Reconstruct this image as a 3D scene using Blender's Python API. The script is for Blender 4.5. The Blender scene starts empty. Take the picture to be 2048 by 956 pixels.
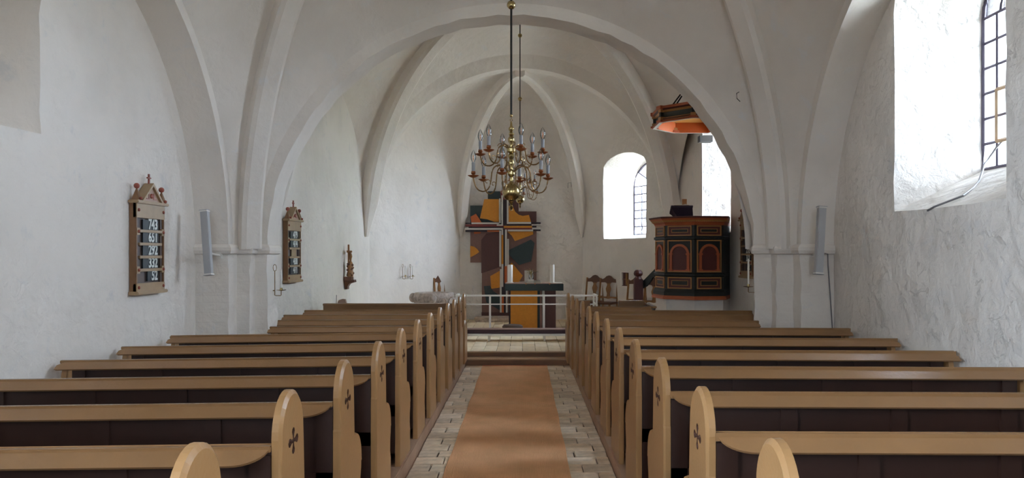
import bpy, bmesh, math, random
from mathutils import Vector, Matrix
random.seed(7)
PI = math.pi
C = bpy.context.scene.collection
sc = bpy.context.scene

# ---------------------------------------------------------------- camera, sky, exposure
F, VX, HY, EYE = 1480.0, 1046.0, 507.0, 1.6
cam = bpy.data.cameras.new('camera')
cam.sensor_width = 36.0
cam.lens = 36.0 * F / 2048
cam.shift_x = -(VX - 1024) / 2048
cam.shift_y = (HY - 478) / 2048
cam.clip_start = 0.05
co = bpy.data.objects.new('camera', cam)
co.location = (0, 0, EYE)
co.rotation_euler = (PI / 2, 0, 0)
C.objects.link(co)
sc.camera = co

world = bpy.data.worlds.new('sky')
sc.world = world
world.use_nodes = True
bg = world.node_tree.nodes['Background']
bg.inputs['Color'].default_value = (0.75, 0.87, 1.10, 1)
bg.inputs['Strength'].default_value = 20.0
sc.view_settings.view_transform = 'Standard'
sc.view_settings.look = 'None'
sc.view_settings.gamma = 1
sc.view_settings.use_curve_mapping = False
sc.view_settings.exposure = 1.1
try:
    sc.cycles.use_denoising = True
    sc.cycles.max_bounces = 12
    sc.cycles.diffuse_bounces = 9
    sc.cycles.glossy_bounces = 4
    sc.cycles.transparent_max_bounces = 16
    sc.cycles.sample_clamp_indirect = 8.0
    sc.cycles.caustics_reflective = False
    sc.cycles.caustics_refractive = False
except Exception:
    pass

def at(x, y, d):
    """the point at depth d that the photograph shows at pixel (x, y)"""
    return Vector(((x - VX) * d / F, d, EYE + (HY - y) * d / F))

# ---------------------------------------------------------------- materials
def srgb(r, g, b):
    f = lambda c: (c / 255 / 12.92) if c / 255 <= 0.04045 else ((c / 255 + 0.055) / 1.055) ** 2.4
    return (f(r), f(g), f(b), 1)

def mat(name, col, rough=0.6, metal=0.0, var=0.0, vscale=8.0, bump=0.0, bscale=40.0, spec=0.5, coat=0.0, stretch=None):
    m = bpy.data.materials.new(name)
    m.use_nodes = True
    nt = m.node_tree
    b = nt.nodes['Principled BSDF']
    b.inputs['Base Color'].default_value = col if len(col) == 4 else (*col, 1)
    b.inputs['Roughness'].default_value = rough
    b.inputs['Metallic'].default_value = metal
    b.inputs['Specular IOR Level'].default_value = spec
    b.inputs['Coat Weight'].default_value = coat
    tc = nt.nodes.new('ShaderNodeTexCoord')
    src = tc.outputs['Object']
    if stretch:
        mp = nt.nodes.new('ShaderNodeMapping')
        mp.inputs['Scale'].default_value = stretch
        nt.links.new(src, mp.inputs['Vector'])
        src = mp.outputs['Vector']
    if var:
        n = nt.nodes.new('ShaderNodeTexNoise')
        n.inputs['Scale'].default_value = vscale
        n.inputs['Detail'].default_value = 6
        nt.links.new(src, n.inputs['Vector'])
        mx = nt.nodes.new('ShaderNodeMix'); mx.data_type = 'RGBA'
        c = b.inputs['Base Color'].default_value[:3]
        mx.inputs[6].default_value = (*[max(0, v * (1 - var)) for v in c], 1)
        mx.inputs[7].default_value = (*[min(1, v * (1 + var)) for v in c], 1)
        rp = nt.nodes.new('ShaderNodeMapRange')
        rp.inputs[1].default_value = 0.3; rp.inputs[2].default_value = 0.7
        nt.links.new(n.outputs['Fac'], rp.inputs[0])
        nt.links.new(rp.outputs[0], mx.inputs[0])
        nt.links.new(mx.outputs[2], b.inputs['Base Color'])
    if bump:
        n2 = nt.nodes.new('ShaderNodeTexNoise')
        n2.inputs['Scale'].default_value = bscale
        n2.inputs['Detail'].default_value = 5
        nt.links.new(src, n2.inputs['Vector'])
        bp = nt.nodes.new('ShaderNodeBump')
        bp.inputs['Strength'].default_value = bump
        bp.inputs['Distance'].default_value = 0.02
        nt.links.new(n2.outputs['Fac'], bp.inputs['Height'])
        nt.links.new(bp.outputs['Normal'], b.inputs['Normal'])
    return m

def limewash(name, base=0.80, rough_amt=1.0, stain=0.5, brick=False):
    m = bpy.data.materials.new(name)
    m.use_nodes = True
    nt = m.node_tree; L = nt.links
    b = nt.nodes['Principled BSDF']
    b.inputs['Roughness'].default_value = 0.9
    b.inputs['Specular IOR Level'].default_value = 0.2
    tc = nt.nodes.new('ShaderNodeTexCoord')
    def noise(scale, detail, rough=0.5, dist=0.0):
        n = nt.nodes.new('ShaderNodeTexNoise')
        n.inputs['Scale'].default_value = scale
        n.inputs['Detail'].default_value = detail
        n.inputs['Roughness'].default_value = rough
        n.inputs['Distortion'].default_value = dist
        L.new(tc.outputs['Object'], n.inputs['Vector'])
        return n
    def ramp(src, lo, hi):
        r = nt.nodes.new('ShaderNodeMapRange')
        r.interpolation_type = 'SMOOTHSTEP'
        r.inputs[1].default_value = lo; r.inputs[2].default_value = hi
        L.new(src, r.inputs[0])
        return r.outputs[0]
    def mix(fac, a, c):
        x = nt.nodes.new('ShaderNodeMix'); x.data_type = 'RGBA'
        if isinstance(fac, float): x.inputs[0].default_value = fac
        else: L.new(fac, x.inputs[0])
        for s, v in ((6, a), (7, c)):
            if isinstance(v, tuple): x.inputs[s].default_value = v
            else: L.new(v, x.inputs[s])
        return x.outputs[2]
    def math_(op, a, c):
        x = nt.nodes.new('ShaderNodeMath'); x.operation = op
        for s, v in ((0, a), (1, c)):
            if isinstance(v, (int, float)): x.inputs[s].default_value = v
            else: L.new(v, x.inputs[s])
        return x.outputs[0]
    big = noise(0.7, 4, 0.6)
    blot = noise(3.2, 7, 0.65, 0.6)
    c0 = (base, base * 0.935, base * 0.86, 1)
    c1 = (base * 0.91, base * 0.845, base * 0.77, 1)
    c2 = (base * (1 - 0.32 * stain), base * (1 - 0.35 * stain), base * (1 - 0.38 * stain), 1)
    col = mix(ramp(big.outputs['Fac'], 0.42, 0.66), c0, c1)
    col = mix(math_('MULTIPLY', ramp(blot.outputs['Fac'], 0.56, 0.74), 0.75), col, c2)
    L.new(col, b.inputs['Base Color'])
    fine = noise(55, 4, 0.6)
    lump = noise(9, 5, 0.55, 0.4)
    wave = noise(2.2, 3, 0.5, 0.3)
    flake = ramp(noise(5.5, 8, 0.7, 1.2).outputs['Fac'], 0.57, 0.62)
    h = math_('MULTIPLY', fine.outputs['Fac'], 0.10)
    h = math_('ADD', h, math_('MULTIPLY', lump.outputs['Fac'], 0.8))
    h = math_('ADD', h, math_('MULTIPLY', wave.outputs['Fac'], 2.6))
    h = math_('ADD', h, math_('MULTIPLY', flake, 0.14))
    if brick:
        mp = nt.nodes.new('ShaderNodeMapping')
        mp.inputs['Rotation'].default_value = (PI / 2, 0, 0)
        L.new(tc.outputs['Object'], mp.inputs['Vector'])
        br = nt.nodes.new('ShaderNodeTexBrick')
        br.inputs['Scale'].default_value = 1.0
        br.inputs['Mortar Size'].default_value = 0.012
        br.inputs['Mortar Smooth'].default_value = 0.8
        br.inputs['Brick Width'].default_value = 0.27
        br.inputs['Row Height'].default_value = 0.1
        L.new(mp.outputs['Vector'], br.inputs['Vector'])
        h = math_('SUBTRACT', h, math_('MULTIPLY', br.outputs['Fac'], 0.05))
    bp = nt.nodes.new('ShaderNodeBump')
    bp.inputs['Strength'].default_value = 0.42 * rough_amt
    bp.inputs['Distance'].default_value = 0.045
    L.new(h, bp.inputs['Height'])
    L.new(bp.outputs['Normal'], b.inputs['Normal'])
    return m

M = {}
M['wall'] = limewash('limewash', 0.81, 1.0, 0.6)
M['rough'] = limewash('limewash_rough', 0.81, 1.6, 0.6)
M['vault'] = limewash('limewash_vault', 0.81, 0.6, 0.25)
M['pier'] = limewash('limewash_brick', 0.81, 0.9, 0.4, brick=True)
M['pew'] = mat('pew_paint', srgb(150, 113, 76), 0.22, var=0.07, vscale=3, bump=0.06, bscale=60, spec=0.55)
M['pew_r'] = mat('pew_paint_ends', srgb(168, 128, 84), 0.36, var=0.06, vscale=4, bump=0.06, bscale=60, spec=0.5)
M['pewshade'] = mat('pew_paint_shaded', srgb(52, 29, 20), 0.5, var=0.12, vscale=3)  # brown pew paint darkened to stand for the shade below the shelves
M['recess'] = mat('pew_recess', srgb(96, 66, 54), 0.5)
M['edge'] = mat('worn_wood', srgb(186, 156, 122), 0.5, var=0.12, vscale=6)
M['kerb'] = mat('kerb_wood', srgb(172, 140, 116), 0.55, var=0.12, vscale=5, bump=0.15, bscale=30)
M['platform'] = mat('platform_boards', srgb(130, 112, 92), 0.6, var=0.15, vscale=6)
M['step'] = mat('step_wood', srgb(128, 92, 60), 0.45, var=0.18, vscale=4, stretch=(1, 6, 6))
M['mortar'] = mat('mortar', srgb(70, 56, 44), 0.95, var=0.2, vscale=20)
M['bricks'] = [mat('paving_brick_%d' % i, srgb(*c), 0.8, var=0.16, vscale=14, bump=0.35, bscale=35) for i, c in enumerate(
    [(232, 216, 192), (224, 206, 180), (238, 222, 200), (214, 196, 172), (228, 206, 178)])]
M['tiles'] = [mat('chancel_tile_%d' % i, srgb(*c), 0.7, var=0.12, vscale=10, bump=0.25, bscale=30) for i, c in enumerate(
    [(230, 210, 176), (224, 202, 166), (236, 218, 188), (216, 194, 160)])]
M['iron'] = mat('black_iron', srgb(40, 38, 36), 0.5, 0.6)
M['muntin'] = mat('muntin_iron', srgb(92, 84, 98), 0.6)
M['steel'] = mat('painted_steel', srgb(232, 228, 220), 0.4)
M['brass'] = mat('brass', (0.43, 0.33, 0.15, 1), 0.22, 1.0, var=0.12, vscale=12)
M['brassdark'] = mat('brass_aged', (0.32, 0.2, 0.09, 1), 0.32, 1.0, var=0.15, vscale=20)
M['copper'] = mat('copper_pan', (0.42, 0.17, 0.08, 1), 0.35, 1.0)
M['rod'] = mat('rod_black', srgb(48, 44, 40), 0.45, 0.5)
M['tube'] = mat('candle_tube', srgb(142, 142, 144), 0.5)
M['wax'] = mat('wax', srgb(232, 228, 220), 0.45)
M['digit'] = mat('white_digit', srgb(225, 228, 225), 0.6)
M['card'] = mat('black_card', srgb(40, 46, 50), 0.5)
M['boardwood'] = mat('hymn_board_paint', srgb(165, 138, 104), 0.45, var=0.08, vscale=10)
M['boardside'] = mat('hymn_board_side', srgb(128, 92, 60), 0.45, var=0.08, vscale=10)
M['boardback'] = mat('hymn_board_back', srgb(92, 78, 72), 0.5)
M['rose'] = mat('rose_stud', srgb(150, 78, 62), 0.45)
M['roselight'] = mat('rose_field', srgb(172, 140, 120), 0.5)
M['ochre'] = mat('ochre', srgb(206, 134, 36), 0.6, var=0.06, vscale=25)
M['rust'] = mat('rust_orange', srgb(196, 98, 44), 0.6, var=0.06, vscale=25)
M['mauve'] = mat('mauve_brown', srgb(132, 98, 86), 0.65, var=0.06, vscale=25)
M['maroon'] = mat('maroon_brown', srgb(92, 60, 56), 0.65, var=0.06, vscale=25)
M['green'] = mat('black_green', srgb(50, 62, 62), 0.6, var=0.08, vscale=25)
M['plum'] = mat('plum_black', srgb(56, 42, 46), 0.6)
M['wine'] = mat('wine_red', srgb(120, 50, 46), 0.6)
M['strip'] = mat('grey_white_strip', srgb(205, 200, 190), 0.55)
M['slate'] = mat('altar_slab_top', srgb(150, 120, 104), 0.4)
M['stone'] = mat('weathered_stone', srgb(190, 170, 152), 0.9, var=0.28, vscale=14, bump=0.9, bscale=14)
M['granite'] = mat('font_granite', srgb(182, 168, 158), 0.85, var=0.22, vscale=22, bump=0.9, bscale=18)
M['leather'] = mat('maroon_cushion', srgb(66, 34, 40), 0.5)
M['cushtop'] = mat('cushion_piping', srgb(140, 110, 96), 0.6)
M['stool'] = mat('brown_upholstery', srgb(84, 66, 54), 0.8, bump=0.3, bscale=120)
M['stoolbase'] = mat('stool_base', srgb(82, 46, 40), 0.5)
M['oak'] = mat('oak', srgb(150, 104, 58), 0.45, var=0.2, vscale=6, stretch=(6, 6, 1))
M['oakdark'] = mat('oak_dark', srgb(104, 66, 44), 0.45, var=0.15, vscale=6)
M['pulblack'] = mat('pulpit_black_green', srgb(38, 40, 36), 0.4)
M['pulorange'] = mat('pulpit_orange', srgb(178, 92, 54), 0.45, var=0.1, vscale=10)
M['pulgold'] = mat('pulpit_gold', srgb(176, 124, 70), 0.45)
M['pulmaroon'] = mat('pulpit_maroon', srgb(92, 46, 40), 0.45, var=0.1, vscale=8)
M['canorange'] = mat('canopy_orange', srgb(206, 106, 52), 0.5, var=0.05, vscale=4)
M['canyellow'] = mat('canopy_yellow', srgb(226, 164, 84), 0.5)
M['velvet'] = mat('dark_velvet', srgb(48, 34, 50), 0.7)
M['page'] = mat('paper', srgb(220, 212, 196), 0.7)
M['greyprint'] = mat('grey_book', srgb(140, 136, 132), 0.6)
M['speaker'] = mat('speaker_grey', srgb(176, 176, 178), 0.55, bump=0.2, bscale=300)
M['cable'] = mat('grey_cable', srgb(120, 116, 116), 0.5)
M['bounce_ground'] = mat('pale_gravel', srgb(196, 190, 176), 0.9, var=0.15, vscale=3)  # pale gravel tone, set bright to bounce light up to the vaults
M['leaf'] = mat('tree_leaves', srgb(118, 160, 84), 0.8, var=0.35, vscale=6)
M['bark'] = mat('bark', srgb(96, 78, 62), 0.9)
M['reed'] = mat('dried_grass', srgb(176, 150, 84), 0.7)
M['stem'] = mat('dark_stem', srgb(70, 62, 48), 0.7)
M['greypaint'] = mat('grey_paint', srgb(92, 90, 88), 0.6)

def rugmat():
    m = mat('sisal', srgb(238, 186, 140), 0.95, var=0.1, vscale=3, spec=0.1)
    nt = m.node_tree; b = nt.nodes['Principled BSDF']
    tc = nt.nodes.new('ShaderNodeTexCoord')
    w = nt.nodes.new('ShaderNodeTexWave'); w.bands_direction = 'X'
    w.inputs['Scale'].default_value = 30; w.inputs['Distortion'].default_value = 3; w.inputs['Detail'].default_value = 2
    n = nt.nodes.new('ShaderNodeTexNoise'); n.inputs['Scale'].default_value = 160
    nt.links.new(tc.outputs['Object'], w.inputs['Vector']); nt.links.new(tc.outputs['Object'], n.inputs['Vector'])
    ad = nt.nodes.new('ShaderNodeMath'); ad.operation = 'ADD'
    nt.links.new(w.outputs['Fac'], ad.inputs[0]); nt.links.new(n.outputs['Fac'], ad.inputs[1])
    bp = nt.nodes.new('ShaderNodeBump'); bp.inputs['Strength'].default_value = 0.5; bp.inputs['Distance'].default_value = 0.006
    nt.links.new(ad.outputs[0], bp.inputs['Height']); nt.links.new(bp.outputs['Normal'], b.inputs['Normal'])
    return m
M['rug'] = rugmat()

def glassmat(name, clear, tint=(1, 1, 1, 1), rough=0.02):
    m = bpy.data.materials.new(name); m.use_nodes = True
    nt = m.node_tree; nt.nodes.clear()
    o = nt.nodes.new('ShaderNodeOutputMaterial')
    t = nt.nodes.new('ShaderNodeBsdfTransparent'); t.inputs['Color'].default_value = tint
    g = nt.nodes.new('ShaderNodeBsdfGlossy'); g.inputs['Roughness'].default_value = rough
    fr = nt.nodes.new('ShaderNodeFresnel'); fr.inputs['IOR'].default_value = 1.45
    ad = nt.nodes.new('ShaderNodeMath'); ad.operation = 'MULTIPLY_ADD'
    ad.inputs[1].default_value = 0.9; ad.inputs[2].default_value = 1 - clear
    mx = nt.nodes.new('ShaderNodeMixShader')
    nt.links.new(fr.outputs[0], ad.inputs[0]); nt.links.new(ad.outputs[0], mx.inputs[0])
    nt.links.new(t.outputs[0], mx.inputs[1]); nt.links.new(g.outputs[0], mx.inputs[2])
    nt.links.new(mx.outputs[0], o.inputs['Surface'])
    return m
M['glass'] = glassmat('window_glass', 0.99, (0.97, 0.99, 0.97, 1))
M['bulb'] = glassmat('bulb_glass', 0.90, (0.93, 0.95, 0.97, 1))
M['vase'] = glassmat('vase_glass', 0.85, (0.85, 0.88, 0.9, 1))
M['filament'] = mat('filament', srgb(235, 150, 90), 0.4)

# ---------------------------------------------------------------- mesh helpers
class MB:
    def __init__(s):
        s.v, s.f, s.mi, s.mats = [], [], [], []
    def m(s, mt):
        if mt not in s.mats: s.mats.append(mt)
        return s.mats.index(mt)
    def add(s, vs, fs, mt):
        o = len(s.v); k = s.m(mt)
        s.v += [tuple(x) for x in vs]
        for f in fs:
            s.f.append([o + i for i in f]); s.mi.append(k)
    def box(s, lo, hi, mt, rot=None, about=None):
        x0, y0, z0 = lo; x1, y1, z1 = hi
        vs = [Vector(p) for p in ((x0,y0,z0),(x1,y0,z0),(x1,y1,z0),(x0,y1,z0),(x0,y0,z1),(x1,y0,z1),(x1,y1,z1),(x0,y1,z1))]
        if rot:
            c = Vector(about) if about is not None else Vector(((x0+x1)/2,(y0+y1)/2,(z0+z1)/2))
            vs = [c + rot @ (p - c) for p in vs]
        s.add(vs, [(0,3,2,1),(4,5,6,7),(0,1,5,4),(1,2,6,5),(2,3,7,6),(3,0,4,7)], mt)
    def prism(s, loop, vec, mt, cap_mt=None):
        """closed loop of 3D points pushed along vec"""
        n = len(loop); a = [Vector(p) for p in loop]; vec = Vector(vec); b = [p + vec for p in a]
        s.add(a + b, [list(range(n))[::-1], [n + i for i in range(n)]], cap_mt or mt)
        s.add(a + b, [(i, (i + 1) % n, n + (i + 1) % n, n + i) for i in range(n)], mt)
    def lathe(s, prof, o, mt, n=16, rx=1, ry=1):
        o = Vector(o); vs = []; fs = []
        for r, z in prof:
            for k in range(n):
                a = 2 * PI * k / n
                vs.append(o + Vector((r * rx * math.cos(a), r * ry * math.sin(a), z)))
        for i in range(len(prof) - 1):
            for k in range(n):
                fs.append((i*n+k, i*n+(k+1)%n, (i+1)*n+(k+1)%n, (i+1)*n+k))
        fs.append(tuple(range(n))[::-1]); fs.append(tuple((len(prof)-1)*n + k for k in range(n)))
        s.add(vs, fs, mt)
    def tube(s, pts, r, mt, n=8, closed=False):
        pts = [Vector(p) for p in pts]; vs = []; fs = []; N = len(pts)
        up = Vector((0, 0, 1))
        for i, p in enumerate(pts):
            if closed: t = pts[(i+1)%N] - pts[i-1]
            else: t = pts[min(i+1, N-1)] - pts[max(i-1, 0)]
            t.normalize()
            ref = up if abs(t.z) < 0.95 else Vector((1, 0, 0))
            a = t.cross(ref).normalized(); b = a.cross(t)
            rr = r[i] if isinstance(r, (list, tuple)) else r
            for k in range(n):
                an = 2 * PI * k / n
                vs.append(p + a * rr * math.cos(an) + b * rr * math.sin(an))
        for i in range(N if closed else N - 1):
            j = (i + 1) % N
            for k in range(n):
                fs.append((i*n+k, i*n+(k+1)%n, j*n+(k+1)%n, j*n+k))
        if not closed:
            fs.append(tuple(range(n))[::-1]); fs.append(tuple((N-1)*n + k for k in range(n)))
        s.add(vs, fs, mt)
    def sphere(s, o, r, mt, n=12, sx=1, sy=1, sz=1):
        prof = [(r * math.sin(PI * i / n) + 1e-5, -r * math.cos(PI * i / n) * sz) for i in range(n + 1)]
        s.lathe(prof, o, mt, n=max(8, n + 2), rx=sx, ry=sy)
    def grid(s, fn, nu, nv, mt):
        vs = [fn(i / nu, j / nv) for i in range(nu + 1) for j in range(nv + 1)]
        fs = [(i*(nv+1)+j, (i+1)*(nv+1)+j, (i+1)*(nv+1)+j+1, i*(nv+1)+j+1) for i in range(nu) for j in range(nv)]
        s.add(vs, fs, mt)
    def fill(s, loops, mt, origin=None):
        """planar face with holes: loops of 3D points"""
        bm = bmesh.new()
        for lp in loops:
            vs = [bm.verts.new(p) for p in lp]
            for i in range(len(vs)): bm.edges.new((vs[i], vs[(i + 1) % len(vs)]))
        bmesh.ops.triangle_fill(bm, use_beauty=True, use_dissolve=False, edges=bm.edges[:])
        bm.verts.index_update()
        s.add([v.co.copy() for v in bm.verts], [[v.index for v in f.verts] for f in bm.faces], mt)
        bm.free()
    def mesh(s, name, smooth=False, bevel=0.0, weld=False):
        me = bpy.data.meshes.new(name)
        me.from_pydata(s.v, [], s.f)
        for mt in s.mats: me.materials.append(mt)
        me.polygons.foreach_set('material_index', s.mi)
        bm = bmesh.new(); bm.from_mesh(me)
        if weld: bmesh.ops.remove_doubles(bm, verts=bm.verts, dist=1e-5)
        bmesh.ops.recalc_face_normals(bm, faces=bm.faces)
        if bevel:
            bmesh.ops.remove_doubles(bm, verts=bm.verts, dist=1e-5)
            es = [e for e in bm.edges if len(e.link_faces) == 2 and e.calc_face_angle(0) > 0.6]
            bmesh.ops.bevel(bm, geom=es, offset=bevel, segments=2, affect='EDGES', clamp_overlap=True)
        bm.to_mesh(me); bm.free()
        if smooth:
            for p in me.polygons: p.use_smooth = True
            if smooth != 'all':
                try: me.set_sharp_from_angle(angle=math.radians(38))
                except Exception: pass
        return me
    def build(s, name, parent=None, smooth=False, bevel=0.0, weld=False):
        o = bpy.data.objects.new(name, s.mesh(name, smooth, bevel, weld))
        C.objects.link(o)
        if parent is not None: o.parent = parent
        return o

def tag(o, label, cat, group=None, kind=None):
    o['label'] = label
    o['category'] = cat
    if group: o['group'] = group
    if kind: o['kind'] = kind
    return o
def thing(name, label, cat, loc=(0, 0, 0), group=None, kind=None):
    o = bpy.data.objects.new(name, None)
    o.empty_display_size = 0.1
    C.objects.link(o)
    o.location = loc
    return tag(o, label, cat, group, kind)
def piece(mesh, name, parent, loc=(0, 0, 0), rot=(0, 0, 0)):
    o = bpy.data.objects.new(name, mesh)
    C.objects.link(o)
    o.parent = parent; o.location = loc; o.rotation_euler = rot
    return o
def place(root, mbs):
    """parts given in world coordinates, moved into the root's own frame"""
    inv = Matrix.Translation(-Vector(root.location))
    for o in mbs:
        o.data.transform(inv)
def copy_tree(o, parent=None):
    c = o.copy(); C.objects.link(c)
    c.parent = parent
    for ch in list(o.children): copy_tree(ch, c)
    return c

# ================================================================ SETTING
TOP = 6.4
# plan points of the walls (x, y)
LW, RW = -3.3, 3.12
ARX, AHW, AH, AZ = -0.13, 2.57, 2.47, 1.65          # chancel arch: centre, half width, rise, spring
AY0, AY1 = 7.815, 8.155
B2C = (-0.05, 10.73, 5.6)
A2X, A2HW, A2Z, A2H = -0.055, 2.765, 1.9, 3.03      # apse arch
A2Y0, A2Y1 = 13.3, 13.6
APSE = [(-2.82, 13.6), (-1.37, 16.1), (1.3, 16.1), (2.71, 13.6)]

def lerp2(a, b, t): return (a[0] + (b[0] - a[0]) * t, a[1] + (b[1] - a[1]) * t)

def opening_loop(a, b, z0, zs, za, n=14, wob=0.0):
    """arched opening over the plan segment a-b; returns 3D loop starting at a bottom"""
    pts = []
    def p(t, z):
        x, y = lerp2(a, b, t)
        return Vector((x, y, z))
    rnd = random.Random(int(a[1] * 1000))
    for i in range(5): pts.append((i / 4, z0))
    m = 7
    for i in range(1, m): pts.append((1, z0 + (zs - z0) * i / m))
    for i in range(n + 1):
        an = PI * i / n
        pts.append((0.5 + 0.5 * math.cos(an), zs + (za - zs) * math.sin(an)))
    for i in range(m - 1, 0, -1): pts.append((0, z0 + (zs - z0) * i / m))
    out = []
    for t, z in pts:
        if wob: t += rnd.uniform(-wob, wob); z += rnd.uniform(-wob, wob)
        out.append(p(t, z))
    return out

def wall_panel(name, segs, label, mt, z0=-0.25, z1=TOP, holes={}, cat='wall'):
    mb = MB()
    for i in range(len(segs) - 1):
        a, b = segs[i], segs[i + 1]
        loops = [[(a[0], a[1], z0), (b[0], b[1], z0), (b[0], b[1], z1), (a[0], a[1], z1)]]
        loops += holes.get(i, [])
        mb.fill(loops, mt)
    o = mb.build(name)
    tag(o, label, cat, kind='structure')
    return o

def window(name, label, a, b, z0, zs, za, ga, gb, gz0, gzs, gza, cols, rows, hinge=None, mt=None):
    """splayed opening a-b in the wall face, glazing ga-gb deeper in the wall. returns the hole loop"""
    lo = opening_loop(a, b, z0, zs, za, wob=0.008)
    li = opening_loop(ga, gb, gz0, gzs, gza)
    root = thing(name, label, 'window', (*lerp2(ga, gb, 0.5), gz0), kind='structure')
    mb = MB(); n = len(lo)
    vs = []; K = 5
    rnd = random.Random(3)
    for k in range(K + 1):
        t = k / K
        for p, q in zip(lo, li):
            v = p.lerp(q, t)
            if 0 < k < K: v += Vector((rnd.uniform(-.008, .008), rnd.uniform(-.008, .008), rnd.uniform(-.008, .008)))
            vs.append(v)
    mb.add(vs, [(k*n+i, k*n+(i+1)%n, (k+1)*n+(i+1)%n, (k+1)*n+i) for k in range(K) for i in range(n)], mt or M['rough'])
    parts = [mb.build('reveal', root, smooth=True)]
    ax = Vector((gb[0]-ga[0], gb[1]-ga[1], 0)); W = ax.length; ax.normalize()
    nrm = Vector((-ax.y, ax.x, 0))
    mid = Vector((a[0]+b[0], a[1]+b[1], 0)) / 2 - Vector((ga[0]+gb[0], ga[1]+gb[1], 0)) / 2
    if nrm.dot(mid) < 0: nrm = -nrm              # towards the room
    def q(u, z, off=0.0): return Vector((ga[0], ga[1], 0)) + ax * u + Vector((0, 0, z)) + nrm * off
    fr = MB(); fr.tube([p + nrm * 0.01 for p in li], 0.018, M['muntin'], n=6, closed=True)
    parts.append(fr.build('frame', root))
    th = 0.012
    def bar(p0, p1, name='muntin'):
        t = MB(); t.tube([p0, p1], th, M['muntin'], n=4); parts.append(t.build(name, root))
    cw = W / cols; rh = (gzs - gz0) / rows
    for c in range(1, cols): bar(q(c * cw, gz0, .012), q(c * cw, gzs, .012))
    for r in range(1, rows + 1): bar(q(0, gz0 + r * rh, .012), q(W, gz0 + r * rh, .012))
    pm = MB(); g = 0.006
    pm.prism([Vector((0,0,0)) + ax * g + Vector((0,0,g)), ax*(cw-g) + Vector((0,0,g)), ax*(cw-g) + Vector((0,0,rh-g)), ax*g + Vector((0,0,rh-g))], nrm * .004, M['glass'])
    pme = pm.mesh('pane')
    for c in range(cols):
        for r in range(rows):
            p = piece(pme, 'pane', root, q(c * cw, gz0 + r * rh) - Vector(root.location))
    # arched head: fan of panes round a half disc
    R = W / 2; ri = 0.5; H = gza - gzs
    def arcp(an, f): return q(R + R * f * math.cos(an), gzs + H * f * math.sin(an))
    ns = 5
    for k in range(ns):
        a0, a1 = PI * k / ns, PI * (k + 1) / ns
        lp = [arcp(a0 + (a1 - a0) * i / 4, ri) for i in range(5)] + [arcp(a1 - (a1 - a0) * i / 4, 1) for i in range(5)]
        t = MB(); t.prism(lp, nrm * .004, M['glass']); parts.append(t.build('pane', root))
        if k: bar(arcp(a0, ri) + nrm * .012, arcp(a0, 1) + nrm * .012)
    lp = [arcp(PI * i / 12, ri) for i in range(13)]
    t = MB(); t.prism(lp, nrm * .004, M['glass']); parts.append(t.build('pane', root))
    t = MB(); t.tube([p + nrm * .012 for p in lp], th, M['muntin'], n=4); parts.append(t.build('muntin', root))
    if hinge:
        u0, u1, zz0, zz1 = hinge
        t = MB()
        for (x0, y0, x1, y1) in ((u0, zz0, u1, zz0), (u0, zz1, u1, zz1), (u0, zz0, u0, zz1), (u1, zz0, u1, zz1)):
            t.tube([q(x0, y0, .02), q(x1, y1, .02)], 0.016, M['edge'], n=4)
        parts.append(t.build('casement_frame', root))
    place(root, parts)
    # daylight enters here: a sampling portal for the sky, it sends out no light of its own
    pl = bpy.data.lights.new('sky_portal', 'AREA'); pl.shape = 'RECTANGLE'
    pl.size = W + 0.1; pl.size_y = gza - gz0 + 0.1
    pl.cycles.is_portal = True
    po = bpy.data.objects.new('sky_portal', pl); C.objects.link(po)
    po.location = q(W / 2, (gz0 + gza) / 2, -0.08)
    po.rotation_euler = nrm.to_track_quat('-Z', 'Z').to_euler()
    return lo

# ---- windows
se = lambda s: (APSE[2][0] + (APSE[3][0]-APSE[2][0])*s, APSE[2][1] + (APSE[3][1]-APSE[2][1])*s)
off = (0.68, 0.40)
gse = lambda s: (se(s)[0] + off[0], se(s)[1] + off[1])
hole_a = window('window_3', 'arched leaded window in a deep bright recess beside the pulpit', se(.267), se(.755), 1.90, 3.33, 3.62,
                gse(.285), gse(.75), 2.0, 3.02, 3.52, 5, 6, hinge=(0.5, 0.77, 2.0, 2.34), mt=M['wall'])
wa, wb = (2.945, 12.15), (3.02, 10.75)
hole_b = window('window_2', 'window recess behind the pulpit, its glass hidden from view', wa, wb, 1.9, 3.4, 4.0,
                (3.55, 12.12), (3.58, 11.2), 2.1, 3.3, 3.8, 5, 6)
hole_c = window('window_1', 'tall iron window in the deep recess of the right wall', (RW, 6.22), (RW, 4.78), 1.95, 3.62, 4.08,
                (3.86, 6.19), (3.86, 5.27), 2.30, 3.555, 4.0, 5, 6, hinge=(0.19, 0.40, 2.51, 2.93))
hole_d = window('fill_window_4', 'added unseen window behind the camera for fill light', (RW, 0.3), (RW, -1.9), 1.95, 3.4, 4.0,
                (3.76, 0.1), (3.76, -1.7), 2.20, 3.3, 3.9, 6, 5)  # unseen opening added for fill light from the south
hole_e = window('fill_window_5', 'added unseen north window behind the camera for fill light', (LW, 1.2), (LW, -1.9), 1.75, 3.3, 4.08,
                (LW - .6, 1.0), (LW - .6, -1.7), 1.9, 3.3, 4.0, 8, 6)  # unseen opening added to brighten the right wall and right pews

hole_f = window('fill_window_6', 'added unseen west window behind the camera for fill light', (-.9, -4.2), (.9, -4.2), 1.8, 3.0, 3.8,
                (-.5, -4.7), (.5, -4.7), 1.9, 2.9, 3.4, 4, 5)  # unseen opening added to lift the surfaces facing west

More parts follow.
